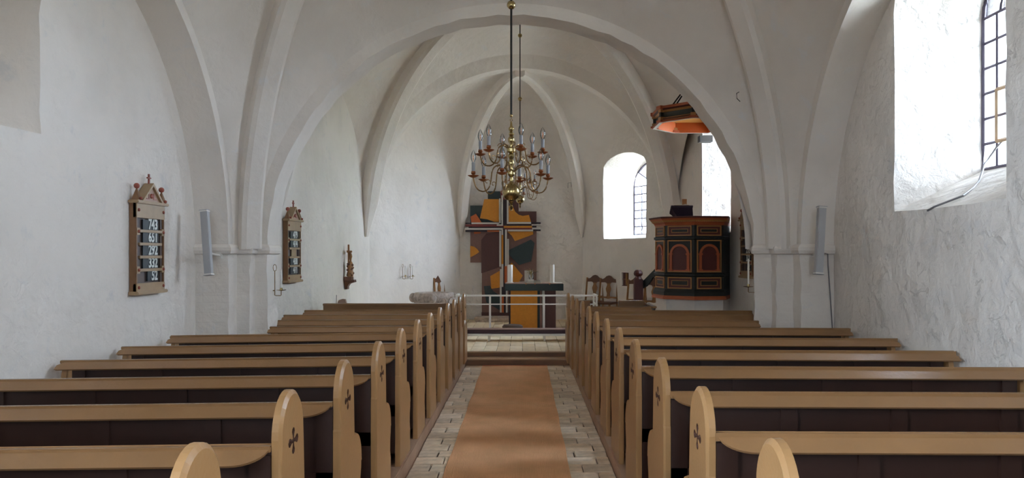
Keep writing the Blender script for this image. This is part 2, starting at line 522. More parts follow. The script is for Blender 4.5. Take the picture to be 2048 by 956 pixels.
# ---- walls
nich = opening_loop((LW, 5.06), (LW, 3.5), 2.42, 3.55, 4.05, wob=0.01)
wl = wall_panel('wall_left', [(LW, -4.2), (LW, 8.155)], 'whitewashed left wall with the hymn board', M['wall'], holes={0: [nich, hole_e]})
nb = MB(); nin = opening_loop((LW - .55, 5.03), (LW - .55, 3.55), 2.50, 3.52, 4.0)
n_ = len(nich)
nb.add(nich + nin, [(i, (i+1) % n_, n_ + (i+1) % n_, n_ + i) for i in range(n_)], M['wall'])
nb.fill([nin], M['wall'])
nb.build('niche', wl, smooth=True)
wall_panel('wall_right', [(RW, 8.155), (RW, -4.2)], 'whitewashed right wall with crumbling lumpy plaster', M['rough'], holes={0: [hole_c, hole_d]})
wall_panel('wall_back', [(LW, -4.2), (RW, -4.2)], 'whitewashed end wall behind the camera', M['wall'], holes={0: [hole_f]})
wall_panel('wall_north', [(-3.02, 8.0), (-2.82, 13.3), (-2.82, 13.6), APSE[1]], 'whitewashed choir wall with the crucifix', M['wall'])
wall_panel('wall_east', [APSE[1], APSE[2]], 'whitewashed apse wall behind the altarpiece', M['rough'])
# aumbry hole in the south-east wall
def serect(s0, s1, z0, z1): return [Vector((*se(s0), z0)), Vector((*se(s1), z0)), Vector((*se(s1), z1)), Vector((*se(s0), z1))]
aum = serect(.485, .565, 0.95, 1.22)
wall_panel('wall_southeast', [APSE[2], APSE[3]], 'whitewashed apse wall with window and small cupboard niche', M['wall'], holes={0: [hole_a, aum]})
wall_panel('wall_south', [APSE[3], (2.74, 13.3), (2.92, 12.6), (3.055, 10.1), (3.1, 8.0)], 'whitewashed choir wall by the pulpit', M['wall'], holes={2: [
    [Vector((2.92 + (3.055-2.92)*(12.6-p.y)/2.5, p.y, p.z)) for p in hole_b]]})
# ---- floors
fl = MB(); fl.box((-3.4, -4.3, -0.25), (3.2, 10.6, -0.02), M['mortar'])
floor = fl.build('floor'); tag(floor, 'pale brick paving of the aisle', 'floor', kind='structure')
fc = MB(); fc.box((-3.1, 10.8, -0.25), (3.1, 16.2, 0.145), M['mortar'])
floorc = fc.build('floor'); tag(floorc, 'yellowish tiled floor of the chancel', 'floor', kind='structure')
pf = MB()
pf.box((-3.3, -4.2, -0.02), (-0.9, 7.45, 0.1), M['platform']); pf.box((-2.95, 7.45, -0.02), (-0.9, 10.75, 0.1), M['platform'])
o = pf.build('floor'); tag(o, 'raised boards under the left pews', 'floor', kind='structure')
pf = MB()
pf.box((0.73, -4.2, -0.02), (3.12, 7.43, 0.1), M['platform']); pf.box((0.71, 7.43, -0.02), (3.0, 10.75, 0.1), M['platform'])
o = pf.build('floor'); tag(o, 'raised boards under the right pews', 'floor', kind='structure')

# aisle bricks, one by one
def brick_mesh(w, l, h, mt, seed):
    r = random.Random(seed); mb = MB(); j = lambda: r.uniform(-.004, .004)
    vs = [(x * w / 2 * k + j(), y * l / 2 * k + j(), z) for z, k in ((0, 1), (h - .006, 1), (h, .955)) for x, y in ((-1, -1), (1, -1), (1, 1), (-1, 1))]
    fs = [(8, 9, 10, 11)] + [(a + i, a + (i + 1) % 4, a + 4 + (i + 1) % 4, a + 4 + i) for a in (0, 4) for i in range(4)]
    mb.add(vs, fs, mt)
    return mb.mesh('brick')
def strip(x0, x1f, ystart, yend, full, pitch, seed):
    r = random.Random(seed); y = ystart; row = 0
    while y < yend:
        rowd = pitch * r.uniform(.92, 1.08)
        xa, xb = x0(y), x1f(y)
        cuts = [xa]
        x = xa + (full * r.uniform(.3, .62) if row % 2 else full * r.uniform(.75, .98))
        while x < xb - .05:
            cuts.append(x); x += full * r.uniform(.92, 1.05)
        cuts.append(xb)
        for a, b in zip(cuts, cuts[1:]):
            me = brick_mesh(b - a - .010, rowd - .010, .022 + r.uniform(-.002, .002), r.choice(M['bricks']), r.random())
            piece(me, 'brick', floor, ((a + b) / 2, y + rowd / 2, -0.022), (r.uniform(-.006, .006), r.uniform(-.006, .006), 0))
        y += rowd; row += 1
strip(lambda y: -.855 + .003 * y, lambda y: -.545, 3.6, 10.5, .27, .20, 11)
strip(lambda y: .325, lambda y: .672, 3.6, 10.5, .27, .20, 12)
r = random.Random(5)
for c in range(13):
    x = -1.16 + c * .192; y = 10.83 - r.uniform(0, .25)
    while y < 16.05:
        l = .38 * r.uniform(.93, 1.06)
        y0, y1 = max(y, 10.83), min(y + l, 16.08)
        if y1 - y0 > .05:
            piece(brick_mesh(.186, y1 - y0 - .007, .022, r.choice(M['tiles']), r.random()), 'tile', floorc, (x + .096, (y0 + y1) / 2, .145), (r.uniform(-.004, .004), r.uniform(-.004, .004), 0))
        y += l
# plain paving beyond what the photograph shows
pv = MB(); pv.box((-2.9, 10.83, .14), (-1.17, 16.1, .165), M['tiles'][1]); pv.box((1.34, 10.83, .14), (2.9, 16.1, .165), M['tiles'][1])
pv.build('paving_margin', floorc)

# kerbs along the aisle and the two wooden steps
def kerb(name, xf, xb, y0, y1, label):
    mb = MB()
    lo = [(xf(y0), y0), (xf(y1), y1), (xb, y1), (xb, y0)]
    mb.prism([(x, y, -.02) for x, y in lo], (0, 0, .125), M['kerb'])
    tag(mb.build(name, bevel=.006), label, 'kerb', kind='structure')
kerb('trim_1', lambda y: -.868 + .0042 * y, -1.05, 1.0, 10.57, 'wooden kerb along the left edge of the aisle')
kerb('trim_2', lambda y: .678 - .0012 * y, .88, 1.0, 10.57, 'wooden kerb along the right edge of the aisle')
mb = MB(); mb.box((-.83, 10.575, -.02), (.68, 10.84, .078), M['step']); st1 = mb.build('trim_3')
mb = MB(); mb.box((-.83, 10.56, .078), (.68, 10.80, .098), M['edge']); mb.build('tread', st1, bevel=.006)
tag(st1, 'lower wooden step at the end of the aisle', 'step', kind='structure')
mb = MB(); mb.box((-.9, 10.785, .09), (.72, 10.86, .155), M['step']); st2 = mb.build('trim_4')
mb = MB(); mb.box((-.9, 10.77, .155), (.72, 10.86, .170), M['edge']); mb.build('tread', st2, bevel=.005)
tag(st2, 'upper wooden step at the chancel edge', 'step', kind='structure')

# ---- piers of the chancel arch
PL = [(LW, 7.45), (-2.965, 7.45), (-2.965, 7.66), (-2.825, 7.66), (-2.825, 7.815), (-2.70, 7.815), (-2.70, 8.155), (-3.05, 8.155)]
PR = [(RW, 7.43), (2.79, 7.43), (2.79, 7.64), (2.62, 7.64), (2.62, 7.80), (2.44, 7.80), (2.546, 8.155), (3.12, 8.155)]
def pier(pts, label, sgn):
    root = thing('trim_5', label, 'pier', (pts[3][0], pts[3][1], 0), kind='structure')
    mb = MB(); rnd = random.Random(9)
    K = 14
    vs = []
    for k in range(K + 1):
        z = -.1 + 1.78 * k / K
        for i, (x, y) in enumerate(pts):
            w = .010 if 0 < i < len(pts) - 1 else 0
            e = .05 * max(0, .62 - z) / .62 if 1 < i < 6 else 0
            vs.append((x + rnd.uniform(-w, w) + sgn * e, y + rnd.uniform(-w, w) - e, z))
    n = len(pts)
    mb.add(vs, [(k*n+i, k*n+i+1, (k+1)*n+i+1, (k+1)*n+i) for k in range(K) for i in range(n - 1)], M['pier'])
    a = mb.build('shaft', root)
    im = MB()
    P = []
    for i, (x, y) in enumerate(pts[:-1]):
        P.append((x, y))
    prof = [(.004, 1.59), (.03, 1.60), (.042, 1.63), (.04, 1.66), (.02, 1.685), (-.01, 1.70)]
    vs = []
    for o_, z in prof:
        for i, (x, y) in enumerate(P):
            ex = o_ * sgn if i > 0 else 0
            ey = -o_ if i < len(P) - 1 else 0
            vs.append((x + ex, y + ey, z))
    m_ = len(P)
    im.add(vs, [(k*m_+i, k*m_+i+1, (k+1)*m_+i+1, (k+1)*m_+i) for k in range(len(prof) - 1) for i in range(m_ - 1)], M['vault'])
    b = im.build('impost', root)
    place(root, [a, b])
pier(PL, 'stepped whitewashed pier left of the chancel arch', 1)
pier(PR, 'stepped whitewashed pier right of the chancel arch', -1)

# ---- vaults
def ell(cx, hw, h, zs, y):
    return lambda th: Vector((cx - hw * math.cos(th), y, zs + h * math.sin(th)))     # th 0 = left spring, pi = right
def diag(S, Cc):
    S = Vector(S); Cc = Vector(Cc)
    def f(th):                                                                        # th 0 spring .. pi/2 crown
        t = 1 - math.cos(th)
        return Vector((S.x + (Cc.x - S.x) * t, S.y + (Cc.y - S.y) * t, S.z + (Cc.z - S.z) * math.sin(th)))
    return f
def web(mb, edge, dl, dr, mt, bulge=.10, n=24):
    """edge(th) over 0..pi; dl for the first half, dr for the second"""
    def half(flip):
        def fn(u, v):
            th = u * PI / 2
            p = edge(PI - th if flip else th); q = (dr if flip else dl)(th)
            w = p.lerp(q, v)
            w.z += bulge * math.sin(PI * v) * math.sin(th) ** .7
            return w
        return fn
    mb.grid(half(False), n, 14, mt); mb.grid(half(True), n, 14, mt)
def rib(fn, w, dep, mt, n=30, th1=PI / 2, up=.05, corbel=False):
    W0, D0 = w, dep
    mb = MB(); vs = []
    pts = [fn(th1 * i / n) for i in range(n + 1)]
    for i, p in enumerate(pts):
        k_ = min(1.0, .18 + i / 4.0) if corbel else 1.0
        w, dep = W0 * k_, D0 * k_
        t = (pts[min(i + 1, n)] - pts[max(i - 1, 0)]).normalized()
        h = Vector((t.x, t.y, 0))
        if h.length < .02: h = Vector((pts[-1].x - pts[0].x, pts[-1].y - pts[0].y, 0))
        h.normalize()
        N = Vector((-h.y, h.x, 0))
        B = t.cross(N).normalized()
        if B.dot(Vector((h.x, h.y, -1))) < 0: B = -B
        c = .3 * w
        for a, b in ((-w/2, -up), (-w/2, dep - c * .5), (-w/2 + c * .6, dep), (w/2 - c * .6, dep), (w/2, dep - c * .5), (w/2, -up)):
            vs.append(p + N * a + B * b)
    k = 6
    fs = [(i*k+j, i*k+j+1, (i+1)*k+j+1, (i+1)*k+j) for i in range(n) for j in range(k - 1)]
    fs += [(0, 1, 2, 3, 4, 5), tuple(n*k + j for j in range(k))]
    mb.add(vs, fs, mt)
    return mb

V = M['vault']
# nave bay
C1 = (-.08, 4.95, 5.5)
RL, RR = 2.5, 2.48
wallL = lambda th: Vector((-2.99, 4.95 + (RL + .11) * math.cos(th), AZ + (RL + .11) * math.sin(th)))     # th 0 = east spring
wallR = lambda th: Vector((2.81, 4.95 + (RR + .11) * math.cos(th), AZ + (RR + .11) * math.sin(th)))
S_ne, S_se = (-2.89, 7.74, AZ), (2.70, 7.73, AZ)
S_nw, S_sw = (-2.89, 2.16, AZ), (2.70, 2.17, AZ)
dNE, dSE, dNW, dSW = diag(S_ne, C1), diag(S_se, C1), diag(S_nw, C1), diag(S_sw, C1)
vb = MB()
web(vb, ell(ARX, AHW + .125, AH + .125, AZ, AY0), dNE, dSE, V)
web(vb, ell(ARX, AHW + .125, AH + .125, AZ, 2.1), dNW, dSW, V)
web(vb, wallL, dNE, dNW, V)
web(vb, wallR, dSE, dSW, V)
ceil1 = vb.build('ceiling', smooth='all', weld=True); tag(ceil1, 'cross vault over the nave pews', 'vault', kind='structure')
for d_ in (dNE, dSE, dNW, dSW): rib(d_, .22, .15, V).build('rib', ceil1, smooth=True)
def wall_arch(X0, X1, R, parent):
    mb = MB()
    prof = [(X0, R), (X1, R), (X1, R + .11), (X1 - .03 * (1 if X1 < 0 else -1), R + .11)]
    mb.grid(lambda u, v: None or Vector((lambda k: (prof[k][0], 4.95 + prof[k][1] * math.cos(u * PI), AZ + prof[k][1] * math.sin(u * PI)))(round(v * 3))), 48, 3, V)
    mb.build('wall_arch', parent, smooth=True)
wall_arch(LW, -2.965, RL, ceil1)
wall_arch(RW, 2.79, RR, ceil1)
# chancel arch itself: soffit, front ring, and a hidden plate behind it
ar = MB()
e0, e1, eo = ell(ARX, AHW, AH, AZ, AY0), ell(ARX, AHW, AH, AZ, AY1), ell(ARX, AHW + .125, AH + .125, AZ, AY0)
rr = random.Random(21)
wob = [rr.uniform(-.012, .012) for _ in range(61)]
def soff(u, v):
    k = round(u * 60); w = 1 + wob[k] * .35
    f = lambda e: Vector((ARX + (e.x - ARX) * w, e.y, AZ + (e.z - AZ) * w))
    def splay(p):
        if p.x > ARX: p.x += .106 * max(0, 1 - (p.z - AZ) / .83)
        return p
    pts = [eo(u * PI), f(e0(u * PI)), splay(f(e1(u * PI)))]
    return pts[round(v * 2)]
ar.grid(soff, 60, 2, V)
arch = ar.build('trim_6', smooth=True); tag(arch, 'wide round chancel arch across the nave', 'arch', kind='structure')
pl = MB()
lp = [(-3.35, 8.02, -.2), (-3.35, 8.02, TOP), (3.2, 8.02, TOP), (3.2, 8.02, -.2), (ARX + AHW + .06, 8.02, -.2)]
lp += [tuple(ell(ARX, AHW + .06, AH + .06, AZ, 8.02)(PI - PI * i / 40)) for i in range(41)] + [(ARX - AHW - .06, 8.02, -.2)]
pl.fill([lp], V); pl.build('blocking_plate', arch)  # hidden plate added to block light around the arch
# bay behind the camera
bb = MB()
lp = [(-3.35, 2.0, 0), (-3.35, 2.0, TOP), (3.2, 2.0, TOP), (3.2, 2.0, 0), (ARX + AHW, 2.0, 0)]
lp += [tuple(ell(ARX, AHW, AH, AZ, 2.0)(PI - PI * i / 40)) for i in range(41)] + [(ARX - AHW, 2.0, 0)]
bb.fill([lp], V)
bb.grid(lambda u, v: Vector((LW + (RW - LW) * u, -4.2 + 6.2 * v, 3.6 + 1.6 * math.sin(PI * u))), 20, 2, V)
o = bb.build('ceiling'); tag(o, 'vault of the bay behind the camera', 'vault', kind='structure')
# choir bay
S2 = {'nw': (-2.86, 8.25, AZ), 'sw': (2.72, 8.25, AZ), 'ne': (-2.80, 13.22, A2Z), 'se': (2.69, 13.22, A2Z)}
d2 = {k: diag(v, B2C) for k, v in S2.items()}
vb = MB()
web(vb, ell(ARX, AHW + .01, AH + .01, AZ, AY1), d2['nw'], d2['sw'], V)
web(vb, ell(A2X, A2HW + .13, A2H + .2, A2Z, A2Y0 - .2), d2['ne'], d2['se'], V)
def side(xs, xe):
    def f(th):
        y = 10.73 + 2.57 * math.cos(th)
        zs = A2Z if y > 10.73 else AZ
        return Vector((xs + (xe - xs) * (y - 8.16) / 5.14, y, zs + (4.35 - zs) * math.sin(th)))
    return f
web(vb, side(-3.02, -2.82), d2['ne'], d2['nw'], V)
web(vb, side(3.10, 2.74), d2['se'], d2['sw'], V)
ceil2 = vb.build('ceiling', smooth='all', weld=True); tag(ceil2, 'cross vault over the choir beyond the chancel arch', 'vault', kind='structure')
for k_, d_ in d2.items(): rib(d_, .27, .19, V, corbel=k_[0] == 'n' or k_ == 'se').build('rib', ceil2, smooth=True)
# apse arch and apse vault
sf = MB()
fo, f0, f1 = ell(A2X, A2HW + .13, A2H + .2, A2Z, A2Y0 - .2), ell(A2X, A2HW, A2H, A2Z, A2Y0), ell(A2X, A2HW, A2H, A2Z, A2Y1)
sf.grid(lambda u, v: (fo, f0, f1)[round(v * 2)](u * PI), 60, 2, V)
o = sf.build('trim_7', smooth=True); tag(o, 'pointed arch in front of the apse', 'arch', kind='structure')
AP = Vector((-.055, 13.5, 4.97))
vb = MB()
for i in range(3):
    a, b = APSE[i], APSE[i + 1]
    def fn(u, v, a=a, b=b):
        P = lerp2(a, b, u)
        zw = 2.0 + 1.95 * max(0.0, math.sin(PI * u)) ** .62
        t = math.sin(v * PI / 2)
        return Vector((AP.x + (P[0] - AP.x) * t, AP.y + (P[1] - AP.y) * t, zw + (AP.z - zw) * math.cos(v * PI / 2)))
    vb.grid(fn, 24, 22, V)
ceil3 = vb.build('ceiling', smooth='all'); tag(ceil3, 'three-celled vault of the apse', 'vault', kind='structure')
for P in APSE[1:3]:
    d_ = diag((P[0] * .985, P[1] - .03, 1.95), (AP.x, AP.y, AP.z))
    rib(d_, .20, .15, V, up=.08, corbel=True).build('rib', ceil3, smooth=True)
# unseen slab over everything, added to stop sky light leaking in
rf = MB(); rf.box((-4.2, -5.2, TOP - .05), (5.0, 17.2, TOP + .1), M['greypaint'])
tag(rf.build('light_stop_slab'), 'unseen slab above the vaults that keeps sky light out', 'light_stop_slab', kind='structure')
# outside: unseen pale ground that bounces light up, and a tree seen through the apse window
g = MB(); g.box((-40, -40, -.9), (60, 60, -.6), M['bounce_ground'])
tag(g.build('ground'), 'unseen pale gravel ground outside, bouncing light up to the vaults', 'ground', kind='structure')
def tree(x, y, h, label, seed):
    root = thing('tree', label, 'tree', (x, y, -.6), group='churchyard trees outside the windows')
    t = MB(); t.tube([(0, 0, 0), (.1, 0, h * .3), (0, .1, h * .7)], [.22, .17, .08], M['bark']); t.build('trunk', root)
    rnd = random.Random(seed); c = MB()
    for k in range(700):
        a, b = rnd.uniform(0, 2 * PI), math.acos(rnd.uniform(-1, 1)); rad = rnd.uniform(.5, 1) ** .5
        p = Vector((math.cos(a) * math.sin(b) * h * .3 * rad, math.sin(a) * math.sin(b) * h * .3 * rad, h * .62 + math.cos(b) * h * .36 * rad))
        n = Vector((rnd.uniform(-1, 1), rnd.uniform(-1, 1), rnd.uniform(-1, 1))).normalized(); e = n.orthogonal().normalized(); f = n.cross(e); s = rnd.uniform(.14, .3)
        c.add([p + e * s, p + f * s * .6, p - e * s, p - f * s * .6], [(0, 1, 2, 3)], M['leaf'])
    c.build('crown', root)
tree(8.2, 19.5, 7.0, 'leafy tree outside the apse window', 1)

# ================================================================ PEWS
def end_profile(top):
    """(y from back edge, z) of a bench end standing on z=0"""
    w, rr_ = .305, .1525
    p = [(0, 0), (0, top * .66), (.006, top * .67), (.006, top - .19)]
    for i in range(0, 17):
        a = PI - PI * i / 16
        p.append((rr_ + (rr_ - .004) * math.cos(a), top - .165 + .165 * math.sin(a)))
    p += [(w, top - .21), (w, .555), (.314, .546), (.322, .551)]
    for i in range(1, 8):
        a = PI / 2 * i / 7
        p.append((.33 + .145 * math.sin(a), .39 + .16 * math.cos(a)))
    p += [(.478, .372), (.466, .366), (.462, .33), (.446, .285), (.440, .22), (.456, .175), (.462, .165), (.46, .15), (.46, 0)]
    return p
def cross_hole(cy, cz, s=1.0):
    """four drop-shaped lobes joined in the middle"""
    pts = []
    lobes = [(0, .060, .019), (PI / 2, .050, .019), (PI, .060, .019), (3 * PI / 2, .050, .019)]
    for a, L_, r_ in lobes:
        L2 = L_
        ca, sa = math.cos(a), math.sin(a)
        loc = [(.010, -.007), (L2 * .45, -.010), (L2 * .72, -r_ * .95), (L2 * .95, -r_ * .7), (L2 * 1.06, 0), (L2 * .95, r_ * .7), (L2 * .72, r_ * .95), (L2 * .45, .010), (.010, .007)]
        for u, v in loc: pts.append((cy + s * (u * ca - v * sa), cz + s * (u * sa + v * ca)))
    return pts
def end_mesh(sgn, top=.964, hole=True):
    """aisle face looks towards +x*sgn; thickness .05 centred on x=0"""
    pr = end_profile(top); n = len(pr); T = .036; ch = .011
    cy = sum(p[0] for p in pr) / n
    # inset loop for the bevelled arris on the aisle face
    def inset(k):
        out = []
        for i in range(n):
            a, b, c = pr[i - 1], pr[i], pr[(i + 1) % n]
            d1 = Vector((b[0] - a[0], b[1] - a[1])); d2_ = Vector((c[0] - b[0], c[1] - b[1]))
            if d1.length < 1e-6: d1 = d2_
            if d2_.length < 1e-6: d2_ = d1
            t = (d1.normalized() + d2_.normalized())
            if t.length < 1e-3: t = d1
            t.normalize(); nn = Vector((t.y, -t.x))
            kk = k if b[1] > top - .27 else k * .25
            out.append((b[0] + nn.x * kk, b[1] + nn.y * kk))
        return out
    ins = inset(.017)
    mb = MB(); mt = M['pew_r']
    xf, xm, xb = sgn * T / 2, sgn * (T / 2 - ch), -sgn * T / 2
    face = [Vector((xf, y, z)) for y, z in ins]
    loops = [face]
    if hole:
        hp = cross_hole(.153, top - .20)
        loops.append([Vector((xf, y, z)) for y, z in hp])
    mb.fill(loops, mt)
    mb.add([Vector((xf, y, z)) for y, z in ins] + [Vector((xm, y, z)) for y, z in pr], [(i, (i+1) % n, n + (i+1) % n, n + i) for i in range(n)], mt)
    mb.add([Vector((xm, y, z)) for y, z in pr] + [Vector((xb, y, z)) for y, z in pr], [(i, (i+1) % n, n + (i+1) % n, n + i) for i in range(n)], mt)
    mb.fill([[Vector((xb, y, z)) for y, z in pr]], mt)
    me = mb.mesh('bench_end', weld=True)
    if not hole: return me, None
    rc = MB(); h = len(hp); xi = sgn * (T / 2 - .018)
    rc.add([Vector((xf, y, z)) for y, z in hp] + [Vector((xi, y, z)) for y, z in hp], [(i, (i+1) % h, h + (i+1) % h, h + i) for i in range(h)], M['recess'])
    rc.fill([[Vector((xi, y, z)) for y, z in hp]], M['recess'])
    return me, rc.mesh('cross_recess')
END = {1: end_mesh(1), -1: end_mesh(-1)}
LOW = {1: end_mesh(1, .60, False)[0], -1: end_mesh(-1, .60, False)[0]}

ORD = ['nearest', 'second', 'third', 'fourth', 'fifth', 'sixth', 'seventh', 'eighth', 'ninth', 'tenth', 'eleventh', 'twelfth']
def pew(side_, i, d, xe, ztop, xw, shelf_top, droop, chamfer=True, label=None, wallpost=True):
    """side_ -1 left, +1 right; d back edge depth, xe aisle-end x, xw wall end x"""
    s = -side_                         # direction the aisle face looks
    base = ztop - .964
    word = 'left' if side_ < 0 else 'right'
    lab = label or ('brown painted pew %s of the aisle, %s' % (word, ORD[i] + (' to the camera' if i == 0 else ' from the camera')))
    root = thing('church_pew', lab, 'pew', (xe, d, base), group='brown pews %s of the aisle' % word)
    me, rc = END[s]
    e = piece(me, 'bench_end', root)
    piece(rc, 'cross_recess', e)
    L = abs(xw - xe); D = side_
    zt = shelf_top - base
    dz = lambda u: -droop * u
    # book shelf sloping back towards the row behind, corner rounded at the aisle end
    wdt, drop = .072, .047
    mb = MB(); lp = []
    R_ = .13
    pts = [(.02, 0.0), (L, 0.0)]
    if chamfer: pts = [(.02, 0), (L - .06, 0), (L, .55), (L, 1)]
    else: pts = [(.02, 0), (L, 0), (L, 1)]
    for k in range(9):
        a = PI / 2 * k / 8
        pts.append((.03 + R_ - R_ * math.sin(a), math.cos(a)))
    P3 = [Vector((D * u, -wdt * t + .012, zt - drop * t + dz(u))) for u, t in pts]
    nrm = Vector((0, -drop, wdt)).normalized() * -.018
    mb.prism(P3, nrm, M['pew'])
    mb.build('book_shelf', root, bevel=.004)
    # backrest: top rail cap, panel, stiles, lower rail
    mb = MB()
    mb.prism([Vector((0 + D * .02, .0, zt - .02 + dz(0))), Vector((D * L, .0, zt - .02 + dz(L))), Vector((D * L, .0, zt + .004 + dz(L))), Vector((D * .02, .0, zt + .004 + dz(0)))], (0, .032, 0), M['pew'])
    mb.build('top_rail', root, bevel=.004)
    mb = MB()
    mb.prism([Vector((D * .02, .012, .12)), Vector((D * (L - .08), .012, .12)), Vector((D * (L - .08), .012, zt - .015 + dz(L))), Vector((D * .02, .012, zt - .015))], (0, .016, 0), M['pewshade'])
    mb.build('back_panel', root)
    n = max(2, int(round(L / .62)))
    for k in range(n + 1):
        u = .06 + (L - .2) * k / n
        mb = MB(); mb.box((min(D * (u - .04), D * (u + .04)), -.003, .1), (max(D * (u - .04), D * (u + .04)), .014, zt - .03 + dz(u)), M['pewshade'])
        mb.build('stile', root)
    mb = MB(); mb.box((min(D * .02, D * (L - .08)), -.003, .36), (max(D * .02, D * (L - .08)), .0135, .44), M['pewshade'])
    mb.build('back_rail', root)
    # seat and its front board
    mb = MB(); mb.box((min(D * .02, D * (L - .05)), .03, .40), (max(D * .02, D * (L - .05)), .39, .43), M['pew'])
    mb.build('seat', root, bevel=.008)
    mb = MB(); mb.box((min(D * .03, D * (L - .08)), .30, .0), (max(D * .03, D * (L - .08)), .325, .40), M['pewshade'])
    mb.build('seat_riser', root)
    if wallpost:
        mb = MB()
        mb.prism([Vector((D * (L - .045), y, z)) for y, z in ((0, 0), (0, zt - .14), (.02, zt - .03 + dz(L)), (.1, zt - .06), (.14, .5), (.39, .43), (.39, 0))], (D * .035, 0, 0), M['pew_r'])
        mb.build('wall_end', root)
    return root

Ld = [1.93, 2.76, 3.58, 4.39, 5.19, 5.96, 6.72, 7.47, 8.20, 8.92, 9.60]
Ltop = [(340, 917), (551.8, 794.4), (673.4, 728.4), (747.7, 688), (795.3, 660.6), (830.4, 642), (856.8, 628), (877.3, 616.6), (893.4, 607.4), (906.6, 600), (917.6, 594.2)]
Lx = [-3.26, -3.26, -3.26, -3.26, -3.25, -3.24, -3.21, -2.56, -2.78, -2.89, -2.84]
for i, (d, (px, py), xw) in enumerate(zip(Ld, Ltop, Lx)):
    p = at(px, py, d)
    st = .876 if i < 7 else .864
    pew(-1, i, d, p.x, p.z, xw, st, .013 if i < 7 else .004)
Rd = [1.97, 2.82, 3.65, 4.48, 5.25, 6.05, 6.85, 7.60, 8.35, 9.05, 9.70]
Rtop = [(1593, 907), (1422.9, 787.7), (1334.3, 723.6), (1278, 684), (1243, 659), (1216.7, 640), (1195.4, 625.4), (1180, 614.4), (1166.6, 603.4), (1154.9, 597.8), (1146, 592)]
Rx = [3.08, 3.08, 3.08, 3.08, 3.07, 3.06, 3.03, 2.42, 2.68, 2.80, 1.68]
for i, (d, (px, py), xw) in enumerate(zip(Rd, Rtop, Rx)):
    p = at(px, py, d)
    pew(1, i, d, p.x, p.z, xw, .908 if i < 9 else .90, .004, wallpost=(i != 10))

# front desks, facing the rows
def front_desk(side_, d, px, py, xw, zdesk, label, spans):
    p = at(px, py, d); base = p.z - .964; s = -side_; D = side_
    root = thing('pew_front_desk', label, 'pew front', (p.x, d, base))
    me, rc = END[s]
    e = piece(me, 'bench_end', root); piece(rc, 'cross_recess', e)
    piece(LOW[s], 'low_end_panel', root, (s * .012, -.12, 0))
    zt = zdesk - base
    for (u0, u1) in spans:
        a, b = min(D * u0, D * u1), max(D * u0, D * u1)
        mb = MB(); mb.box((a, .02, .0), (b, .045, zt - .02), M['pewshade']); mb.build('front_panel', root)
        mb = MB(); mb.box((a, -.03, zt - .03), (b, .07, zt), M['pew']); mb.build('desk_cap', root, bevel=.005)
        mb = MB(); mb.box((a, .0, zt - .16), (b, .02, zt - .03), M['pew']); mb.build('frieze', root)
        n = max(1, int((u1 - u0) / .6))
        for k in range(n + 1):
            u = u0 + .04 + (u1 - u0 - .08) * k / n
            mb = MB(); mb.box((D * u - .035, .005, .05), (D * u + .035, .02, zt - .16), M['pew']); mb.build('stile', root)
    return root
front_desk(-1, 10.3, 926.7, 587.6, -2.78, .905, 'panelled desk in front of the left pews below the font', [(.02, 1.95)])
rd = front_desk(1, 10.35, 1137.6, 586.8, 1.7, .942, 'panelled desk in front of the right pews with an open gate', [(.02, .30), (.70, 1.05)])
sd = thing('pew_side_wall', 'low wooden side wall closing the foremost right pew before the pulpit', 'pew side', (1.73, 9.75, .08))
mb = MB(); mb.box((-.012, .0, .0), (.012, .56, .80), M['pewshade']); mb.build('side_panel', sd)
mb = MB(); mb.box((-.03, -.02, .80), (.03, .58, .826), M['pew']); mb.build('side_cap', sd, bevel=.004)

# ================================================================ RUG
mb = MB()
mb.grid(lambda u, v: Vector((-.572 + .917 * u + .004 * math.sin(v * 37), 3.4 + 7.13 * v, .008 + .002 * math.sin(u * 9 + v * 23))), 14, 60, M['rug'])
mb2 = MB(); mb2.box((-.57, 3.4, .0), (.343, 10.53, .006), M['rug'])
rug = mb.build('rug', smooth='all'); tag(rug, 'long brown sisal runner down the middle of the aisle', 'rug')
mb2.build('backing', rug)
mb = MB(); mb.box((-.572, 10.505, .006), (.345, 10.535, .014), M['pulorange']); mb.build('end_binding', rug)

